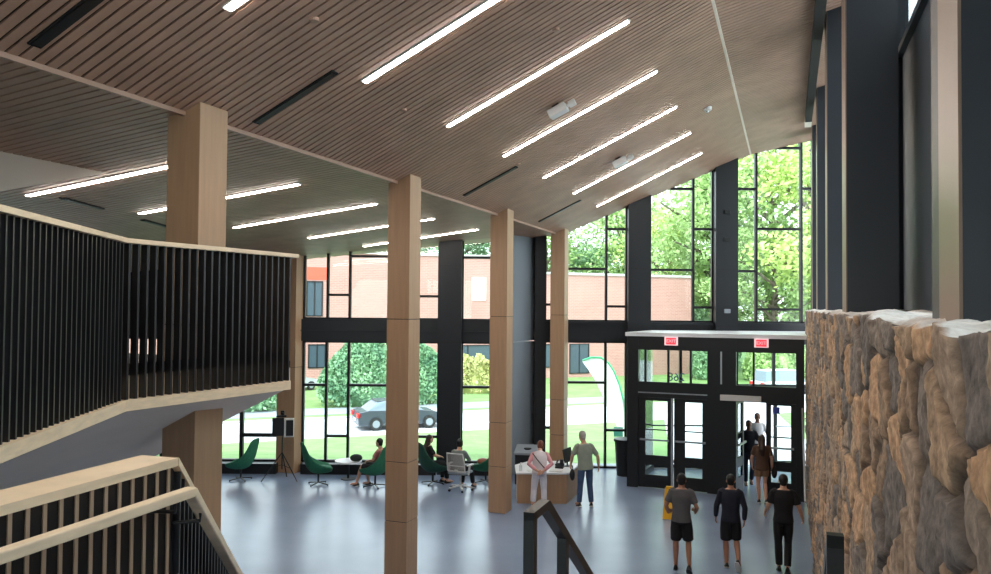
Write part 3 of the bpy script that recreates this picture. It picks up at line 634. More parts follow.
for k in range(5):
    a = .3+k*2*math.pi/5; ca, sa = math.cos(a), math.sin(a); m = MB(); m.bar((0,0,.13),(.31*ca,.31*sa,.08),.05,.03); b_ = m.build('base_leg', Wp, t)
    m = MB(); m.tube([(.31*ca-.02*sa,.31*sa+.02*ca,.03),(.31*ca+.02*sa,.31*sa-.02*ca,.03)], .03, 12); m.build('castor', M['black'], b_)
# tripod with a boxed panel
t = thing('tripod_stand', 'black tripod stand carrying a dark box panel with white edge, beside the left column', 'tripod', (-5.68, 21.0, 0), R_(10))
for k in range(3):
    a = R_(200+120*k); m = MB(); m.tube([(0,0,.75),(.55*math.cos(a),.55*math.sin(a)*.75,.01)], .014, 8); m.tube([(0,0,.42),(.3*math.cos(a),.3*math.sin(a)*.75,.34)], .008, 6); m.build('leg', M['black'], t)
m = MB(); m.tube([(0,0,.3),(0,0,1.15)], .016, 10); m.tube([(0,0,1.1),(0,0,1.75)], .011, 10); m.build('pole', M['black'], t)
m = MB(); m.box(-.26,.04,-.09,.0,1.2,1.68); m.build('panel_box', M['black'], t, bevel=.01)
m = MB(); m.box(.05,.3,-.1,.03,1.16,1.66); m.build('edge_box', M['whiteplastic'], t, bevel=.01); m = MB(); m.box(.1,.29,-.112,-.1,1.2,1.62); m.build('screen', M['black'], t)
m = MB(); m.box(-.05,.05,-.04,.04,1.75,1.86); m.tube([(0,-.04,1.8),(0,-.1,1.8)], .03, 12); m.box(-.16,.1,-.03,.03,1.69,1.74); m.build('camera_head', M['black'], t)
# reception desk
t = thing('reception_desk', 'birch fronted reception desk with white top and angled right end', 'desk', (.55, 18.75, 0))
poly = [(0,0),(1.2,0),(1.58,1.05),(1.2,1.45),(.35,1.35),(0,.9)]
m = MB(); m.prism([(x*.985+.01, y*.985+.01) for x, y in poly], .0, .70); m.build('body', M['wood'], t)
m = MB(); m.prism([(-.03,-.03),(.52,-.03),(.56,.12),(.62,.12),(.66,-.03),(1.22,-.03),(1.62,1.06),(1.22,1.49),(.33,1.39),(-.03,.92)], .70, .735); m.build('worktop', M['white'], t)
m = MB(); m.prism([(x*.97+.03, y*.97+.03) for x, y in poly], .0, .05); m.build('plinth', M['black'], t)
t = thing('telephone', 'black desk telephone on the white reception desk', 'telephone', (1.62, 19.35, .735), R_(-15))
m = MB(); m.hull8([(-.1,-.11,0),(.1,-.11,0),(.1,.11,0),(-.1,.11,0)], [(-.1,-.11,.03),(.1,-.11,.03),(.1,.11,.1),(-.1,.11,.1)]); m.build('base', M['black'], t, bevel=.008)
m = MB(); m.tube([(-.07,-.12,.09),(-.07,-.07,.11),(-.07,.07,.15),(-.07,.12,.15)], [.025,.018,.018,.025], 10); m.build('handset', M['black'], t)
m = MB(); m.box(0,.08,.02,.11,.09,.19); m.build('screen', M['black'], t)
t = thing('monitor', 'thin black monitor turned sideways at the right end of the desk', 'monitor', (1.86, 19.55, .735), R_(62))
m = MB(); m.hull8([(-.24,-.015,.12),(.24,-.015,.12),(.24,.015,.12),(-.24,.015,.12)], [(-.24,.045,.44),(.24,.045,.44),(.24,.075,.44),(-.24,.075,.44)]); m.build('screen', M['black'], t)
m = MB(); m.box(-.11,.11,-.07,.09,0,.012); m.bar((0,.03,.01),(0,.05,.25),.05,.02); m.build('stand', M['black'], t)
t = thing('sanitiser_bottle', 'clear pump bottle on the left end of the desk', 'bottle', (.64, 18.95, .735))
m = MB(); m.tube([(0,0,0),(0,0,.13),(0,0,.15)], [.035,.035,.015], 14); m.build('body', mat('clear_plastic', sr(205,215,218), .2), t); m = MB(); m.tube([(0,0,.15),(0,0,.19)], .01, 8); m.box(-.01,.05,-.01,.01,.185,.2); m.build('pump', M['whiteplastic'], t)
for i, (x, y, r, lab) in enumerate(((.95, 18.98, .2, 'sheet of white paper on the desk in front of the woman'), (1.5, 18.95, -.3, 'white paper stack on the desk beside the telephone'))):
    m = MB(); m.box(-.15,.15,-.1,.1,0,.006+.01*i); o = m.build('paper', M['whiteplastic']); o.location = (x, y, .736); o.rotation_euler = (0,0,r); tag(o, lab, 'paper')
# dark bin cabinet, trash can, floor sign
t = thing('recycling_bin', 'square dark grey bin with blue-grey lid beside the panel wall', 'bin', (.55, 20.75, 0), R_(-8))
m = MB(); m.box(0,.62,0,.6,0,.78); m.build('body', M['steel'], t, bevel=.012); m = MB(); m.hull8([(-.02,-.02,.78),(.64,-.02,.78),(.64,.62,.78),(-.02,.62,.78)], [(-.02,-.02,.84),(.64,-.02,.84),(.64,.62,.96),(-.02,.62,.96)]); m.build('lid', M['grey'], t, bevel=.01)
m = MB(); m.tube([(.31,.3,.86),(.31,.3,.915)], .1, 18); m.build('opening', M['black'], t)
t = thing('waste_bin', 'round black waste bin left of the entrance vestibule', 'bin', (3.66, 22.0, 0))
m = MB(); m.tube([(0,0,0),(0,0,.95)], [.22,.28], 24); m.build('body', M['black'], t); m = MB(); m.tube([(0,0,.95),(0,0,1.02),(0,0,1.03)], [.31,.31,.2], 24); m.build('rim', M['black'], t)
t = thing('wet_floor_sign', 'yellow folding wet floor sign on the floor by the doors', 'sign', (3.93, 17.6, 0), R_(-18))
for sg in (-1, 1):
    m = MB(); m.hull8([(-.13,sg*.15-.01,0),(.13,sg*.15-.01,0),(.13,sg*.15+.01,0),(-.13,sg*.15+.01,0)], [(-.09,sg*.02-.01,.66),(.09,sg*.02-.01,.66),(.09,sg*.02+.01,.66),(-.09,sg*.02+.01,.66)]); m.build('board', M['yellow'], t, bevel=.004)
m = MB(); m.box(-.07,.07,-.035,.035,.64,.7); m.build('handle', M['yellow'], t, bevel=.01)
# ------------------------------------------------------------------ people
def remesh(mb, name, mtl, parent, vox, smooth=4):
    o = mb.build('tmp', None); r = o.modifiers.new('r', 'REMESH'); r.mode = 'VOXEL'; r.voxel_size = vox
    sm = o.modifiers.new('s', 'SMOOTH'); sm.factor = .5; sm.iterations = smooth
    dg = bpy.context.evaluated_depsgraph_get(); dg.update(); me = bpy.data.meshes.new_from_object(o.evaluated_get(dg))
    old = o.data; bpy.data.objects.remove(o); bpy.data.meshes.remove(old)
    me.name = name; me.materials.clear(); me.materials.append(mtl); me.polygons.foreach_set('use_smooth', [True]*len(me.polygons))
    o = bpy.data.objects.new(name, me); COL.objects.link(o)
    if parent: o.parent = parent
    return o
V = Vector
def ringloft(mb, pts, xs, ab, n=18, ease=0.):
    """ellipse rings around points; xs side axis"""
    rs = []
    for i, p in enumerate(pts):
        d = (pts[min(i+1, len(pts)-1)]-pts[max(i-1, 0)]).normalized(); x = (xs-d*xs.dot(d)).normalized(); y = d.cross(x)
        a, b_ = ab[i][0]+ease, ab[i][1]+ease
        rs.append([p+x*a*math.cos(2*math.pi*k/n)+y*b_*math.sin(2*math.pi*k/n) for k in range(n)])
    mb.loft(rs)
def hand(mb, w, d, nrm, side, k):
    """palm and five bent fingers; d along forearm, nrm out of the palm, side towards the thumb"""
    d = d.normalized(); nrm = (nrm-d*nrm.dot(d)).normalized(); sd = d.cross(nrm).normalized()
    if sd.dot(side) < 0: sd = -sd
    R = Matrix((sd, nrm, d)).transposed()
    mb.ell(w+d*.05*k, (.041*k, .017*k, .056*k), 12, 8, R)
    for j, (o, ln) in enumerate(((.03,.072),(.01,.08),(-.011,.074),(-.03,.058))):
        a = w+d*.085*k+sd*o*k; b_ = a+(d*.9+nrm*.35)*ln*.5*k; e = b_+(d*.55+nrm*.8)*ln*.5*k
        mb.tube([a-d*.02*k, a, b_, e], [.0105*k,.0105*k,.0095*k,.008*k], 7)
    a = w+d*.025*k+sd*.03*k; b_ = a+(d*.6+sd*.75)*.035*k; e = b_+(d*.85+sd*.2+nrm*.4)*.03*k
    mb.tube([a-sd*.015*k, a, b_, e], [.013*k,.012*k,.011*k,.009*k], 7)
skins = {'light': mat('skin_light', sr(206,160,136), .55), 'mid': mat('skin_mid', sr(170,122,98), .55), 'dark': mat('skin_tan', sr(140,98,78), .55)}
M['eye'] = mat('eye_dark', (.02,.015,.012), .2)
def cloth(name, rgb, n=.08): return mat(name, sr(*rgb), .85, noise=n, scale=9.)
npeople = 0
def person(label, loc, rz, J, W, h=1.75, group=None):
    """J: joints (local, metres for h=1.75); W: clothes"""
    global npeople; npeople += 1
    t = thing('person', label, 'person', loc, rz, group); k = h/1.75
    S = lambda p: V(p)*k
    pel, neck, head = S(J.get('pel', (0,0,.95))), S(J.get('neck', (0,-.01,1.485))), S(J.get('head', (0,.02,1.62)))
    sp = (neck-pel); sd0 = S((1,0,0)).normalized()
    shw, hw = J.get('sh', .172)*k, .088*k
    xs = V(J.get('xs', (1,0,0))).normalized(); xh = V(J.get('xh', (1,0,0))).normalized()
    shl = {-1: neck-sp.normalized()*.075*k-xs*shw, 1: neck-sp.normalized()*.075*k+xs*shw}
    hip = {-1: pel-xh*hw-V((0,0,.03*k)), 1: pel+xh*hw-V((0,0,.03*k))}
    arm = {sg: [S(q) for q in J['armL' if sg < 0 else 'armR']] for sg in (-1, 1)}
    leg = {sg: [S(q) for q in J['legL' if sg < 0 else 'legR']] for sg in (-1, 1)}
    fat = W.get('fat', 1.)
    bend = V(J.get('bend', (0,0,0)))*k
    tp = [pel-sp.normalized()*.09*k, pel, pel+sp*.22+bend*.6, pel+sp*.48+bend, pel+sp*.72+bend*.8, pel+sp*.925+bend*.3, neck+V((0,0,.0))]
    ab = [(.13,.10),(.163*fat,.118*fat),(.145*fat,.105*fat),(.155*fat,.112*fat),(.170,.116),(.146,.088),(.06,.06)]; ab = [(a*k, b_*k) for a, b_ in ab]
    B = MB(); ringloft(B, tp, xs*.6+xh*.4, ab)
    B.tube([neck-sp.normalized()*.05*k, neck+(head-neck)*.25, neck+(head-neck)*.7], [.07*k,.056*k,.055*k], 12)
    hd = V(J.get('face', (0,1,0))).normalized(); hx = hd.cross(V((0,0,1))).normalized(); hz = hx.cross(hd); RH = Matrix((hx, hd, hz)).transposed()
    B.ell(head+hz*.02*k, (.074*k,.094*k,.098*k), 18, 12, RH); B.ell(head+hd*.03*k-hz*.06*k, (.055*k,.062*k,.06*k), 14, 10, RH)
    B.ell(head+hd*.1*k-hz*.025*k, (.014*k,.02*k,.024*k), 8, 6, RH); B.ell(head+hd*.088*k-hz*.068*k, (.024*k,.008*k,.009*k), 8, 6, RH)
    for sg in (-1, 1): B.ell(head+hx*.077*k*sg-hz*.012*k, (.012*k,.022*k,.032*k), 8, 6, RH)
    for sg in (-1, 1):
        el, wr = arm[sg]; B.tube([shl[sg]+(neck-shl[sg])*.3, shl[sg], shl[sg]+(el-shl[sg])*.3, el, el+(wr-el)*.25, wr], [.045*k,.05*k,.046*k,.039*k,.041*k,.028*k], 12)
        nrm = V(J.get('palmL' if sg < 0 else 'palmR', (-sg,0.2,0))); hand(B, wr, J_hd(J, sg, wr-el), nrm, V((0,1,.2)), k)
        kn, an, toe = leg[sg]; B.tube([hip[sg]+V((0,0,.05*k)), hip[sg], hip[sg]+(kn-hip[sg])*.4, kn, kn+(an-kn)*.3, an], [.075*k,.08*k,.072*k,.052*k,.055*k,.036*k], 12)
        fd = (toe-an); B.tube([an-fd*.22-V((0,0,.02*k)), an-V((0,0,.025*k)), an+fd*.6-V((0,0,.0))*k, toe], [.03*k,.036*k,.034*k,.02*k], 10)
    remesh(B, 'body', skins[W.get('skin', 'mid')], t, .0092)
    for sg in (-1, 1):
        e = MB(); e.ell(head+hd*.088*k+hx*.032*k*sg+hz*.012*k, (.011*k,.008*k,.008*k), 8, 6, RH); e.build('eye', M['eye'], t)
    # top
    T = MB(); hem = W.get('hem', .02); nrm = sp.normalized()
    e0 = .014*k; tpp = [pel-nrm*hem*k]+tp[2:6]+[tp[6]-nrm*.015*k]; abb = [(.168*fat*k,.124*fat*k)]+ab[2:6]+[(.068*k,.066*k)]
    ringloft(T, tpp, xs*.6+xh*.4, abb, ease=e0)
    def sleeve(mb, sg, ln):
        el, wr = arm[sg]; a = shl[sg]
        if ln <= 1: mb.tube([a+(neck-a)*.35, a, a+(el-a)*ln*.5, a+(el-a)*ln], [.058*k,.06*k,.061*k,.062*k], 14)
        else: mb.tube([a+(neck-a)*.35, a, a+(el-a)*.5, el, el+(wr-el)*.5, el+(wr-el)*(ln-1)], [.058*k,.06*k,.056*k,.052*k,.049*k,.04*k], 14)
    sl = W.get('sleeve', .62)
    if W.get('sleeve_mat'):
        remesh(T, 'top', W['top'], t, .012)
        for sg in (-1, 1): Q = MB(); sleeve(Q, sg, sl); remesh(Q, 'sleeve', W['sleeve_mat'], t, .012)
    else:
        for sg in (-1, 1): sleeve(T, sg, sl)
        remesh(T, 'top', W['top'], t, .012)
    # trousers
    P = MB(); lw = W.get('leg', 2.); ringloft(P, [pel-nrm*.11*k, pel-nrm*.02*k, pel+nrm*.06*k], xh, [(.12*k,.10*k),(.165*k,.126*k),(.155*fat*k,.12*fat*k)])
    loose = W.get('loose', .014)*k
    for sg in (-1, 1):
        kn, an, toe = leg[sg]; a = hip[sg]
        if lw <= 1: P.tube([a+V((0,0,.04*k)), a, a+(kn-a)*.5*lw, a+(kn-a)*lw], [.082*k,.09*k,.078*k+loose,.07*k+loose], 14)
        else: P.tube([a+V((0,0,.04*k)), a, a+(kn-a)*.5, kn, kn+(an-kn)*.5, kn+(an-kn)*(lw-1)], [.082*k,.088*k,.07*k+loose,.052*k+loose,.052*k+loose,.044*k+loose], 14)
    remesh(P, 'shorts' if lw < 1 else 'trousers', W['bottom'], t, .012)
    for sg in (-1, 1):                                    # shoes
        kn, an, toe = leg[sg]; fd = (toe-an); f1 = fd.normalized(); x = f1.cross(V((0,0,1))).normalized(); z = x.cross(f1)
        heel = an-f1*.055*k; base = an-z*.085*k*0+V((0,0,0)); rs = []
        lo = min((an-z*.075*k).z, 9); 
        for f, w, hh in ((-.06,.026,.06),(-.045,.034,.085),(.0,.038,.085),(.06,.044,.06),(.13,.046,.045),(.175,.038,.035),(.195,.02,.025)):
            ctr = an+f1*f*k-z*.078*k
            rs.append([ctr+x*w*k*math.cos(q)*1.05+z*(max(0, math.sin(q))*hh*k) for q in np.linspace(0, 2*math.pi, 14, endpoint=False)])
        Q = MB(); Q.loft(rs); so = Q.build('shoe', W.get('shoe', M['black']), t, smooth=True)
        Q = MB(); Q.loft([[p+(-z*.014*k if j == 0 else z*.006*k)+0*p for p in [an+f1*f*k-z*.078*k+x*w*k*sg2*1.12 for f, w in ((-.065,.028),(.0,.04),(.06,.046),(.13,.048),(.2,.024)) for sg2 in (1,)]+[an+f1*f*k-z*.078*k-x*w*k*1.12 for f, w in ((.2,.024),(.13,.048),(.06,.046),(.0,.04),(-.065,.028))]] for j in (0, 1)])
        Q.build('sole', W.get('sole', M['black']), so)
    # hair
    Hm = MB(); hs = W.get('hair_style', 'short'); 
    Hm.ell(head+hz*.035*k-hd*.018*k, (.083*k,.094*k,.097*k), 18, 12, RH)
    if hs == 'short': Hm.ell(head-hz*.03*k-hd*.045*k, (.068*k,.055*k,.06*k), 14, 10, RH)
    if hs == 'bob': Hm.ell(head-hz*.02*k-hd*.03*k, (.092*k,.08*k,.09*k), 14, 10, RH)
    if hs == 'long':
        Hm.ell(head-hz*.02*k-hd*.04*k, (.092*k,.075*k,.1*k), 14, 10, RH); Hm.tube([head-hd*.05*k, head-hz*.14*k-hd*.075*k, neck-hd*.11*k-V((0,0,.12*k)), neck-hd*.12*k-V((0,0,.27*k))], [.07*k,.085*k,.09*k,.05*k], 12)
    remesh(Hm, 'hair', W['hair'], t, .01)
    return t, dict(pel=pel, neck=neck, head=head, arm=arm, leg=leg, shl=shl, k=k)
def J_hd(J, sg, d):
    q = J.get('handL' if sg < 0 else 'handR'); return V(q) if q else d
hair_b = mat('hair_black', sr(16,13,12), .6); hair_br = mat('hair_brown', sr(52,34,26), .5); hair_au = mat('hair_auburn', sr(112,58,42), .5); hair_g = mat('hair_grey', sr(168,164,158), .6)
blk = cloth('black_cloth', (24,24,27)); white_sole = M['whiteplastic']
# three walking to the doors, seen from behind
walk = R_(-17)
person('person in a grey T-shirt and black shorts walking to the doors, leftmost of the three', (3.37, 14.1, 0), walk, dict(
    armL=((-.27,-.03,1.15),(-.24,.14,.98)), armR=((.27,-.05,1.15),(.24,.15,1.02)), handL=(.2,1,.1), handR=(-.3,1,.2),
    legL=((-.10,.04,.50),(-.10,.03,.085),(-.10,.22,.03)), legR=((.12,.06,.51),(.15,-.16,.14),(.17,-.02,.02)), head=(0,.02,1.615)),
    dict(top=cloth('grey_tee', (92,90,92)), bottom=blk, leg=.92, loose=.026, hair=hair_b, skin='mid', hem=.07, sleeve=.72, shoe=M['black']), 1.74)
person('person in a navy long-sleeved top and black shorts, middle of the three walkers', (4.3, 14.25, 0), walk, dict(
    armL=((-.255,-.02,1.14),(-.27,.10,.90)), armR=((.255,-.08,1.14),(.24,-.04,.90)),
    legL=((-.09,.05,.50),(-.07,.02,.085),(-.09,.21,.03)), legR=((.10,.10,.52),(.14,-.22,.20),(.17,-.13,.05)), head=(.0,.03,1.612)),
    dict(top=cloth('navy_top', (30,34,48)), bottom=blk, leg=.98, loose=.028, hair=hair_b, skin='mid', hem=.08, sleeve=1.9, shoe=M['black'], sole=white_sole), 1.70)
person('person dressed all in black with long trousers, rightmost of the three walkers', (5.2, 14.1, 0), walk, dict(
    armL=((-.26,.0,1.15),(-.30,.16,1.0)), armR=((.27,-.04,1.15),(.33,.10,.95)),
    legL=((-.085,.04,.50),(-.07,.02,.085),(-.08,.21,.03)), legR=((.085,.06,.51),(.065,-.12,.11),(.08,.05,.03)), head=(.0,.02,1.615)),
    dict(top=blk, bottom=cloth('black_trousers', (20,20,22)), leg=1.95, loose=.016, hair=hair_b, skin='light', hem=.06, sleeve=.75, shoe=M['black']), 1.74)
# at the desk
t, q = person('auburn-haired person in pink sleeves and white cropped trousers leaning at the desk', (1.05, 18.28, 0), R_(3), dict(
    pel=(0,-.06,.93), neck=(.03,.12,1.40), head=(.06,.22,1.53), bend=(0,-.03,.0), face=(0,.9,-.25),
    armL=((-.27,-.09,1.13),(-.06,-.22,.98)), armR=((.31,-.06,1.12),(.05,-.23,.96)), handL=(1,-.1,-.5), handR=(-1,-.1,-.5), palmL=(0,-1,0), palmR=(0,-1,0),
    legL=((-.13,-.03,.49),(-.16,-.10,.085),(-.17,.09,.03)), legR=((.12,-.01,.49),(.13,-.08,.085),(.14,.11,.03))),
    dict(top=cloth('pale_top', (226,218,224), .03), sleeve_mat=cloth('pink_sleeve', (222,158,164)), sleeve=1.75, bottom=cloth('white_trousers', (222,220,228), .03), leg=1.72, loose=.024, hair=hair_au, hair_style='bob', skin='light', hem=.07, fat=1.08, shoe=skins['light'], sole=M['whiteplastic']), 1.64)
m = MB(); m.bar(V((-.17,-.03,1.36))*.94, V((-.02,-.185,1.2))*.94, .012, .035, (0,-1,0)); m.tube([V((-.16,.0,1.37))*.94, V((-.08,-.125,1.26))*.94, V((.06,-.19,1.1))*.94, V((.17,-.14,.98))*.94], .012, 8); m.build('bag_strap', hair_br, t)
t, q = person('grey-haired person in a grey-green short-sleeved shirt and blue jeans standing right of the desk', (2.16, 18.55, 0), R_(8), dict(
    neck=(-.03,.04,1.46), head=(-.06,.08,1.61), face=(-.3,.95,-.15),
    armL=((-.30,.04,1.16),(-.31,.16,.93)), armR=((.29,-.02,1.15),(.33,.05,.90)),
    legL=((-.11,.03,.50),(-.15,-.02,.085),(-.19,.17,.03)), legR=((.11,.02,.50),(.14,-.02,.085),(.17,.17,.03))),
    dict(top=cloth('sage_shirt', (146,154,140)), bottom=cloth('blue_jeans', (62,84,118), .14), leg=1.96, loose=.016, hair=hair_g, skin='light', hem=.10, sleeve=.85, fat=1.08, shoe=M['black'], sole=white_sole), 1.78)
t = thing('hand_bag', 'small black bag held in the left hand of the grey-haired person', 'bag', (1.87, 18.72, .58), R_(8))
m = MB(); m.ell((0,0,.12), (.06,.10,.14), 14, 10); m.build('body', M['black'], t, smooth=True); m = MB(); m.tube([(0,-.06,.22),(0,-.03,.33),(0,.03,.33),(0,.06,.22)], .008, 8); m.build('strap', M['black'], t)
# by the doors
person('long-haired person in a brown top and tan shorts walking out through the open door', (6.47, 18.95, 0), R_(-12), dict(
    armL=((-.24,.0,1.14),(-.22,.12,.92)), armR=((.24,-.02,1.14),(.26,.08,.90)),
    legL=((-.08,.05,.50),(-.06,.05,.085),(-.06,.24,.03)), legR=((.08,.06,.51),(.09,-.12,.12),(.1,.04,.02)), head=(0,.02,1.62)),
    dict(top=cloth('brown_top', (86,62,48)), bottom=cloth('tan_shorts', (140,108,80)), leg=.55, loose=.02, hair=hair_br, hair_style='long', skin='light', hem=.1, sleeve=.7, shoe=M['black'], sole=white_sole), 1.66)
t = thing('shoulder_bag', 'dark bag hanging at the right side of the long-haired walker', 'bag', (6.78, 18.98, .62), R_(-12))
m = MB(); m.ell((0,0,.13), (.07,.14,.15), 14, 10); m.build('body', blk, t, smooth=True); m = MB(); m.tube([(0,-.1,.22),(-.02,-.06,.45),(-.05,0,.6),(-.02,.06,.45),(0,.1,.22)], .01, 8); m.build('strap', blk, t)
person('person in dark clothes coming in through the open door with one arm out', (6.80, 20.95, 0), R_(172), dict(
    armL=((-.28,.04,1.16),(-.24,.2,1.0)), armR=((.36,.12,1.22),(.58,.22,1.2)),
    legL=((-.09,.06,.51),(-.09,-.1,.12),(-.09,.07,.02)), legR=((.09,.05,.50),(.09,.08,.085),(.09,.27,.03)), face=(0,1,-.1)),
    dict(top=cloth('dark_top', (44,46,56)), bottom=cloth('dark_jeans', (36,42,58)), leg=1.95, hair=hair_b, skin='dark', hem=.06, sleeve=.8, shoe=M['black'], sole=white_sole), 1.72)
person('person in a white top standing behind the dark-clothed one in the entrance', (7.42, 22.1, 0), R_(170), dict(
    armL=((-.27,.0,1.15),(-.27,.1,.9)), armR=((.27,.0,1.15),(.27,.1,.9)), legL=((-.09,.04,.50),(-.09,.0,.085),(-.09,.19,.03)), legR=((.09,.04,.50),(.09,.0,.085),(.09,.19,.03))),
    dict(top=cloth('white_tee', (226,224,222), .03), bottom=cloth('charcoal_trousers', (48,48,54)), leg=1.95, hair=hair_b, skin='dark', hem=.05, shoe=M['black']), 1.76)
# seated
def seat(pel_y=-.10, lean=-.12, tz=.52, kneez=.50, ky=.36, ay=.34, arms=None, **kw):
    d = dict(pel=(0,pel_y,tz+.06), neck=(0,pel_y+lean,tz+.575), head=(0,pel_y+lean+.05,tz+.73),
        armL=((-.25,pel_y+lean+.10,tz+.30),(-.12,pel_y+lean+.33,tz+.24)), armR=((.25,pel_y+lean+.10,tz+.30),(.12,pel_y+lean+.33,tz+.24)),
        legL=((-.10,ky,kneez+.04),(-.11,ay,.085),(-.12,ay+.19,.03)), legR=((.10,ky,kneez+.04),(.11,ay+.05,.085),(.12,ay+.24,.03)), palmL=(.3,0,-1), palmR=(-.3,0,-1))
    d.update(kw); return d
person('dark-haired person in a dusty pink top seated in the green chair behind the middle column', (-3.08, 20.35, 0), R_(68), seat(tz=.45, legL=((-.10,.36,.54),(-.12,.5,.085),(-.13,.69,.03)), legR=((.12,.36,.55),(.1,.26,.085),(.1,.45,.03)), lean=-.06),
    dict(top=cloth('dusty_pink', (172,110,112)), bottom=blk, leg=.95, hair=hair_b, skin='light', hem=.02, shoe=M['black'], sole=white_sole), 1.7)
person('person with long dark hair and black top seated in the dark green chair', (-1.62, 20.75, 0), R_(-62), seat(lean=-.05),
    dict(top=cloth('black_knit', (34,30,32)), bottom=blk, leg=1.9, hair=hair_br, hair_style='long', skin='light', hem=.02, sleeve=.8, shoe=M['black']), 1.66)
person('dark-haired person in a grey top seated in the white mesh chair, seen from behind', (-.86, 20.05, 0), R_(-24), seat(lean=.02, legR=((.14,.36,.54),(.16,.46,.085),(.18,.65,.03))),
    dict(top=cloth('grey_green_top', (120,132,130)), bottom=blk, leg=1.9, hair=hair_b, hair_style='bob', skin='light', hem=.0, sleeve=1.6, shoe=M['black'], sole=white_sole), 1.68)
# ------------------------------------------------------------------ outdoors
GZ = -1.6; E_ = .4; AE = math.atan(E_); ce, se = math.cos(AE), math.sin(AE)
def eline(y0): return lambda x: y0+E_*x
m = MB(); xs = np.linspace(-34, 46, 21); n = 10
fr = [[(x, 23.35+(40.4+E_*x-23.35)*j/n, -.06+(GZ+.06)*(j/n)) for j in range(n+1)] for x in xs]
m.add([p for r in fr for p in r], [(i*(n+1)+j, (i+1)*(n+1)+j, (i+1)*(n+1)+j+1, i*(n+1)+j+1) for i in range(20) for j in range(n)]); struct('floor_lawn', m, M['grass'])
def band(y0, y1, z, mt, nm, x0=-60, x1=90):
    m = MB(); m.hull8([(x0, y0+E_*x0, z-.1), (x1, y0+E_*x1, z-.1), (x1, y1+E_*x1, z-.1), (x0, y1+E_*x0, z-.1)], [(x0, y0+E_*x0, z), (x1, y0+E_*x1, z), (x1, y1+E_*x1, z), (x0, y1+E_*x0, z)]); struct(nm, m, mt)
band(40.3, 47.0, GZ+.01, M['road'], 'floor_road'); band(47.0, 47.25, GZ+.09, M['kerb'], 'trim_6'); band(49.0, 52., GZ+.005, M['street'], 'floor_street')
m = MB(); m.box(-140, 160, 20, 240, -2.2, GZ-.02, lambda x, y, z: (x, y+(E_*x*.8 if y < 50 else 0), z)); struct('floor_ground', m, M['grass'])
pz = lambda x, y: -.06+(GZ+.06)*(y-23.35)/(40.4+E_*x-23.35)+.03
m = MB(); pl = [(5.3, 23.35), (10.2, 23.35), (17., 40.4+.4*17), (9.6, 40.4+.4*9.6)]
m.hull8([(x, y, pz(x, y)-.1) for x, y in pl], [(x, y, pz(x, y)) for x, y in pl]); struct('floor_path', m, M['road'])
# right-hand paving where the cars stop
m = MB(); m.hull8([(18, 47.2, GZ), (60, 47.2+16, GZ), (60, 78, GZ), (18, 62, GZ)], [(18, 47.2, GZ+.03), (60, 63.2, GZ+.03), (60, 78, GZ+.03), (18, 62, GZ+.03)]); struct('floor_forecourt', m, M['road'])
# brick building with two blocks
def bl(lx, ly, z=0): return (lx*ce-ly*se, 67.6+lx*se+ly*ce, z)
def building(x0, x1, h, label, wins, deep=16):
    t = thing('brick_building', label, 'building', bl(x0, 0, GZ), AE); w = x1-x0
    m = MB(); m.box(0, w, 0, deep, -.3, h); m.build('wall', M['brick'], t)
    m = MB(); m.box(-.12, w+.12, -.12, deep+.1, h, h+.22); m.build('roof_edge', M['kerb'], t)
    for (a, b_, z0, z1, kind) in wins:
        m = MB(); 
        for q in ((a-x0, a-x0+.09, z0, z1), (b_-x0-.09, b_-x0, z0, z1), (a-x0, b_-x0, z0, z0+.09), (a-x0, b_-x0, z1-.09, z1), ((a+b_)/2-x0-.04, (a+b_)/2-x0+.04, z0, z1)): m.box(q[0], q[1], -.07, .05, q[2], q[3])
        f = m.build('door' if kind == 'door' else 'window', M['frame'] if kind != 'white' else M['whiteplastic'], t)
        m = MB(); m.box(a-x0+.08, b_-x0-.08, -.02, .02, z0+.08, z1-.08); m.build('pane', M['winglass'] if kind != 'white' else M['whiteplastic'], f)
        if kind == 'panel':
            m = MB(); m.box(a-x0-.6, b_-x0+.4, -.04, .02, z1+.1, z1+1.1); m.build('panel', M['redpanel'], t)
    return t
M['winglass'] = mat('far_window_glass', sr(70,84,96), .15); M['redpanel'] = mat('red_panel', sr(208,96,76), .8)
building(-60, .88, 10.5, 'long red brick building beyond the street, the taller left part', ((-16.1,-14.8,5.4,8.2,'panel'), (-15.9,-14.5,1.3,3.2,'win'), (-2.2,-.9,6.8,8.8,'white'), (-4.6,-.4,1.5,3.0,'win'), (-27,-25.6,5.4,8.2,'win')))
building(1.0, 20.3, 9.2, 'lower red brick building beyond the street, right of the taller part', ((7.2,9.2,.3,3.0,'door'), (4.4,6.6,.9,3.0,'win'), (1.4,2.6,1.5,3.0,'win')))
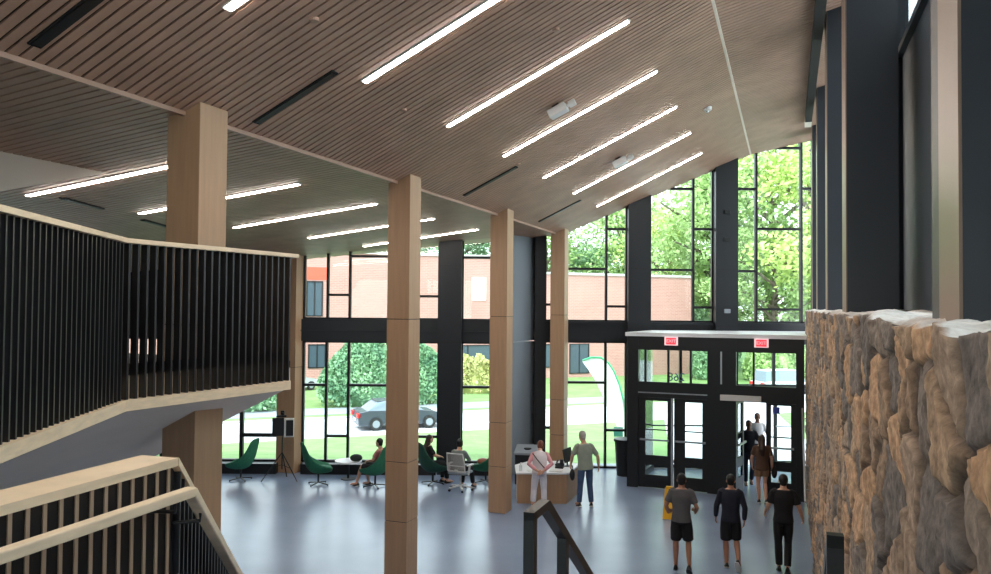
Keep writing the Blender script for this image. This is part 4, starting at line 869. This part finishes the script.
# foliage
def leafmesh(name, mtl, fn, n, size, seed):
    r = np.random.default_rng(seed); P = fn(r, n); n = len(P)
    a = r.normal(size=(n, 3)); a /= np.linalg.norm(a, axis=1)[:, None]; b_ = np.cross(a, r.normal(size=(n, 3))); b_ /= np.linalg.norm(b_, axis=1)[:, None]
    sz = size*r.uniform(.6, 1.3, (n, 1)); a = a*sz; b_ = b_*sz*.62
    v = np.stack([P-a, P-b_*.9, P+a, P+b_*.9], 1).reshape(-1, 3); me = bpy.data.meshes.new(name)
    me.vertices.add(len(v)); me.vertices.foreach_set('co', v.astype(np.float32).ravel()); me.loops.add(4*n); me.loops.foreach_set('vertex_index', np.arange(4*n, dtype=np.int32))
    me.polygons.add(n); me.polygons.foreach_set('loop_start', np.arange(0, 4*n, 4, dtype=np.int32)); me.update(); me.validate(); me.materials.append(mtl); return me
def tree_proto(seed, mt, spread=.36):
    """unit tree, height 1: trunk with branches, leaves in clumps"""
    r = random.Random(seed); tk = MB(); cl = []
    tk.tube([(0,0,0),(.006,.0,.2),(-.01,.01,.45),(.01,0,.72)], [.026,.021,.016,.006], 9)
    for i in range(15):
        z = .2+.55*i/15; a = r.uniform(0, 6.28); ln = spread*(1-.45*abs(z-.42)/.4)*r.uniform(.7, 1.05)
        e = V((ln*math.cos(a), ln*math.sin(a), z+r.uniform(.08, .22))); b_ = V((0,0,z)); mdl = b_.lerp(e, .5)+V((0,0,.03))
        tk.tube([b_, mdl, e], [.011,.007,.003], 6); cl.append((e, r.uniform(.09,.14))); cl.append((mdl, r.uniform(.07,.11)))
    for i in range(6): cl.append((V((r.uniform(-.12,.12), r.uniform(-.12,.12), r.uniform(.72,.9))), r.uniform(.08,.12)))
    C = np.array([tuple(p) for p, _ in cl]); Rr = np.array([q for _, q in cl])
    def fn(g, n):
        i = g.integers(0, len(C), n); d = g.normal(size=(n, 3)); d /= np.linalg.norm(d, axis=1)[:, None]
        return C[i]+d*(Rr[i]*g.uniform(.45, 1.05, n))[:, None]*np.array([1, 1, .8])
    return tk.mesh('trunk', M['bark']), {k: leafmesh('crown', M[k], fn, 7500, .0115, seed) for k in mt}
protos = [tree_proto(3, ('leaf', 'leaf_y')), tree_proto(11, ('leaf', 'leaf_d')), tree_proto(29, ('leaf_d', 'leaf_y', 'leaf'), .3)]
ntree = 0
def tree(x, y, h, p, mt, label, rz, wide=1.):
    t = thing('broadleaf_tree', label, 'tree', (x, y, GZ-.05), rz, 'trees beyond the glazing')
    for nm, me in (('trunk', protos[p][0]), ('crown', protos[p][1][mt])):
        o = bpy.data.objects.new(nm, me); COL.objects.link(o); o.parent = t; o.scale = (h*wide, h*wide, h)
for a in ((20.5, 92, 19, 0, 'leaf_y', 'yellow-green tree rising just behind the right end of the brick building', .3, 1.),
          (24.5, 82, 25, 1, 'leaf', 'tall green tree seen left of the broad column over the entrance', 1.9, 1.05),
          (31, 88, 29, 0, 'leaf', 'tallest green tree, seen right of the broad column over the entrance', 4.1, 1.1),
          (29.5, 71, 23, 2, 'leaf_y', 'bright green tree with bare limbs showing, at the far right pane', 2.2, 1.2),
          (26.5, 74, 15, 0, 'leaf', 'mid-height green tree in front of the tall ones above the exit signs', 5.2, 1.1),
          (33.5, 78, 16, 1, 'leaf', 'mid-height green tree at the far right beyond the forecourt', .9, 1.2),
          (22.5, 79, 10, 2, 'leaf', 'low green tree at the right end of the brick wall', 3.3, 1.5),
          (18.5, 112, 25, 1, 'leaf', 'green tree above the brick roof left of the broad column', 2.7, 1.),
          (13., 112, 17.5, 2, 'leaf_d', 'dark green tree low over the brick roof, right of the desk column', .2, 1.3),
          (6.8, 104, 19, 0, 'leaf', 'green tree over the brick roof, left of the desk column', 1.2, 1.1),
          (-4.5, 100, 19, 1, 'leaf_d', 'dark green tree over the taller brick roof behind the mesh chair', 4.4, 1.2),
          (24, 128, 15, 1, 'leaf_d', 'distant tree low behind the right end of the brick roof', 1.1, 1.7), (38, 130, 17, 0, 'leaf', 'distant tree low behind the trunk at the far right', 2.1, 1.7), (52, 128, 18, 2, 'leaf_d', 'distant tree beyond the stone wall side', 3.1, 1.7),
          (-12., 102, 18.5, 2, 'leaf_d', 'dark green tree over the taller brick roof near the middle column', 5.9, 1.3)): tree(*a)
def bush(name, label, cat, loc, r, mt, n, size, seed, rz=0., box=True):
    t = thing(name, label, cat, loc, rz)
    def fn(g, k):
        d = g.normal(size=(k, 3)); d /= np.linalg.norm(d, axis=1)[:, None]
        if box: d = np.sign(d)*np.abs(d)**.55; 
        d[:, 2] = np.abs(d[:, 2]); wob = 1+.06*np.sin(d[:, :1]*9+seed)+.06*np.sin(d[:, 2:]*7)
        return d*np.array(r)*g.uniform(.86, 1.0, (k, 1))*wob
    o = bpy.data.objects.new('foliage', leafmesh('foliage', M[mt], fn, n, size, seed)); COL.objects.link(o); o.parent = t
    m = MB(); m.ell((0,0,r[2]*.3), (r[0]*.86, r[1]*.86, r[2]*.55), 16, 10); m.build('inner_growth', M[mt], t)
    m = MB(); [m.tube([(x*r[0], 0, -.1), (x*r[0]*1.1, 0, r[2]*.4)], .05, 6) for x in (-.4, .1, .5)]; m.build('stem', M['bark'], t)
bush('hedge', 'big clipped green hedge across the street behind the dark car', 'hedge', (-7.1, 50.6, GZ), (3.9, 2.0, 4.3), 'hedge', 16000, .15, 5, AE)
bush('shrub', 'rounded yellow-green shrub in front of the brick wall behind the mesh chair', 'shrub', (-1.5, 57.5, GZ), (1.5, 1.2, 2.6), 'shrub', 5000, .13, 6)
bush('hedge', 'low green hedge seen under the balcony at the far left', 'hedge', (-16.3, 46., GZ), (3.6, 1.3, 2.4), 'hedge', 7000, .14, 8, AE)
bush('shrub', 'round green shrub behind the white car at the right', 'shrub', (24.6, 68, GZ), (2.6, 2.0, 3.6), 'leaf', 6000, .17, 9)
bush('shrub', 'dense green shrub below the trees at the end of the brick wall', 'shrub', (21.6, 80, GZ), (3.2, 1.6, 6.4), 'leaf_d', 6000, .19, 12)
bush('shrub', 'dark green shrub left of the white car beyond the forecourt', 'shrub', (19.6, 70, GZ), (1.8, 1.6, 3.9), 'leaf_d', 5000, .17, 10)
# cars
M['carglass'] = mat('car_window', sr(130,145,158), .1)  # pale tone is sky reflection put into the window colour
def car(name, label, loc, rz, rgb, van=False):
    t = thing(name, label, 'car', loc, rz); Pm = mat('paint_'+name+str(rgb[0]), sr(*rgb), .25, spec=.6); L2 = 2.25
    hgt = 1.75 if van else 1.44
    side = [(-2.25,.35),(-2.28,.62),(-2.2,.92),(-1.75,1.0),(1.0,.94),(1.75,.84),(2.18,.66),(2.26,.4),(2.2,.24),(-2.2,.24)]
    m = MB(); rings = []
    for y, sc in ((-.88,.9),(-.9,.97),(-.8,1.),(.8,1.),(.9,.97),(.88,.9)): rings.append([(x*(.99 if abs(y) > .85 else 1), y, .62+(z-.62)*sc) for x, z in side])
    m.loft(rings); m.build('body', Pm, t, bevel=.04)
    cab = [(-1.85,.96),(-1.35,hgt-.06),(-.9,hgt),(.1,hgt),(.45,hgt-.08),(1.15,.92)] if not van else [(-2.1,.96),(-1.95,hgt-.05),(-1.6,hgt),(.5,hgt),(.8,hgt-.1),(1.4,.92)]
    m = MB(); m.loft([[(x*(1 if z < 1 else .97), y*(1 if z < 1 else .82), z) for x, z in cab] for j, y in enumerate((-.84, -.8, .8, .84))]); m.build('window', M['carglass'], t, bevel=.03)
    m = MB(); rp = [p for p in cab if p[1] > 1.2]; m.prism([(rp[0][0]*.95,-.66),(rp[-1][0]*.95,-.66),(rp[-1][0]*.95,.66),(rp[0][0]*.95,.66)], hgt-.05, hgt+.02); m.build('roof', Pm, t, bevel=.02)
    for sx in (-1.38, 1.4):
        for sy in (-.86, .86):
            m = MB(); m.tube([(sx, sy-.1, .33), (sx, sy+.1, .33)], .33, 20); wq = m.build('wheel', M['rubber'], t); m = MB(); m.tube([(sx, sy-.106, .33), (sx, sy+.106, .33)], .19, 14); m.build('hub', M['grey'], wq)
    for sy in (-.68, .68):
        m = MB(); m.box(-2.31,-2.12,sy-.2,sy+.2,.66,.88); m.build('tail_light', M['taillight'], t, bevel=.02); m = MB(); m.box(2.05,2.27,sy-.18,sy+.18,.6,.74); m.build('headlight', M['white'], t, bevel=.02)
    m = MB(); m.box(-2.31,-2.2,-.24,.24,.45,.58); m.build('number_plate', M['white'], t)
M['taillight'] = mat('tail_light_red', sr(200,30,34), .3)
car('car', 'dark grey car on the pale road in front of the big hedge', (-5.0, 40.7, GZ+.01), AE, (66,72,86))
car('car', 'silver car parked at the far left beyond the street', (-15.2, 57.5, GZ), AE+.5, (190,194,200))
car('car', 'white car standing beyond the right entrance door', (21.4, 58., GZ+.03), AE-.1, (236,238,240), True)
# feather flag
t = thing('feather_flag', 'curved white and green feather flag on the lawn left of the entrance', 'flag', (5.05, 30., -.6))
def fl(px): return [(x-5.05, z+.6) for x, z in px]
outer = fl([(3.37,2.66),(3.7,2.78),(4.06,2.78),(4.35,2.58),(4.56,2.28),(4.78,1.75),(4.94,1.16),(5.02,.5),(5.05,-.2)]); inner = fl([(3.37,2.60),(3.5,2.42),(3.68,2.18),(3.83,1.93),(4.0,1.6),(4.2,1.2),(4.37,.82),(4.65,.25),(4.9,-.25)])
m = MB(); nn = len(outer); wv = lambda i: .05*math.sin(i*1.1)
m.loft([[(outer[i][0], wv(i)*.0, outer[i][1]), (outer[i][0], .012, outer[i][1]), ((outer[i][0]+inner[i][0])/2, .012+wv(i), (outer[i][1]+inner[i][1])/2), (inner[i][0], .012, inner[i][1]), (inner[i][0], 0, inner[i][1]), ((outer[i][0]+inner[i][0])/2, wv(i), (outer[i][1]+inner[i][1])/2)] for i in range(nn)]); m.build('banner', mat('flag_white', sr(236,244,242), .7), t)
m = MB(); m.tube([(x, 0, z) for x, z in outer]+[(0, 0, -.05)], .035, 8); m.build('edge_sleeve', mat('flag_green', sr(70,178,130), .6), t)
m = MB(); m.tube([(0,0,-.15),(0,0,.45)], .02, 8); m.bar((-.4,0,.0),(.4,0,.0),.04,.03); m.bar((0,-.4,.0),(0,.4,.0),.04,.03); m.build('ground_base', M['black'], t)
t = thing('lawn_sign', 'small teal sign on the lawn behind the round black bin', 'sign', (4.35, 27.5, -.45))
m = MB(); m.box(-.16,.16,-.015,.015,.62,.95); m.build('sign_board', mat('teal_board', sr(70,140,132), .5), t); m = MB(); m.box(-.1,-.08,-.01,.01,-.1,.7); m.box(.08,.1,-.01,.01,-.1,.7); m.build('stake', M['chrome'], t)
# ------------------------------------------------------------------ light, sky, camera
w = bpy.data.worlds.new('World'); SC.world = w; w.use_nodes = True; nt = w.node_tree; bg = nt.nodes['Background']
sky = nt.nodes.new('ShaderNodeTexSky'); sky.sky_type = 'NISHITA'; sky.sun_disc = False; sky.sun_elevation = R_(50); sky.sun_rotation = R_(200); sky.air_density = 1.; sky.dust_density = 3.; sky.ozone_density = 1.
mx = nt.nodes.new('ShaderNodeMix'); mx.data_type = 'RGBA'; mx.inputs[0].default_value = .75; mx.inputs[7].default_value = (.86,.94,1.,1)
mu = nt.nodes.new('ShaderNodeMix'); mu.data_type = 'RGBA'; mu.blend_type = 'MULTIPLY'; mu.inputs[0].default_value = 1.; mu.inputs[7].default_value = (.12,.12,.12,1)
nt.links.new(sky.outputs[0], mu.inputs[6]); nt.links.new(mu.outputs[2], mx.inputs[6]); nt.links.new(mx.outputs[2], bg.inputs[0]); bg.inputs[1].default_value = 3.8
sl = bpy.data.lights.new('sun', 'SUN'); sl.energy = 1.6; sl.angle = R_(12); sl.color = (1,.98,.96); so = bpy.data.objects.new('sun', sl); COL.objects.link(so)
so.rotation_euler = V((.25, .62, -.85)).to_track_quat('-Z', 'Y').to_euler(); so.location = (-10, -20, 30)
cam = bpy.data.cameras.new('camera'); cam.sensor_width = 36; cam.lens = 780/991*36; cam.clip_start = .05; cam.clip_end = 500
co = bpy.data.objects.new('camera', cam); COL.objects.link(co); co.location = (0, 0, EYE)
co.matrix_world = Matrix.Translation((0, 0, EYE)) @ Matrix.Rotation(math.pi/2+R_(1.43), 4, 'X') @ Matrix.Rotation(.008, 4, 'Z')
SC.camera = co
vs_ = SC.view_settings; vs_.view_transform = 'Standard'; vs_.look = 'None'; vs_.gamma = 1; vs_.use_curve_mapping = False; vs_.exposure = .42
SC.cycles.max_bounces = 10; SC.cycles.transparent_max_bounces = 24; SC.cycles.diffuse_bounces = 6; SC.cycles.sample_clamp_indirect = 8
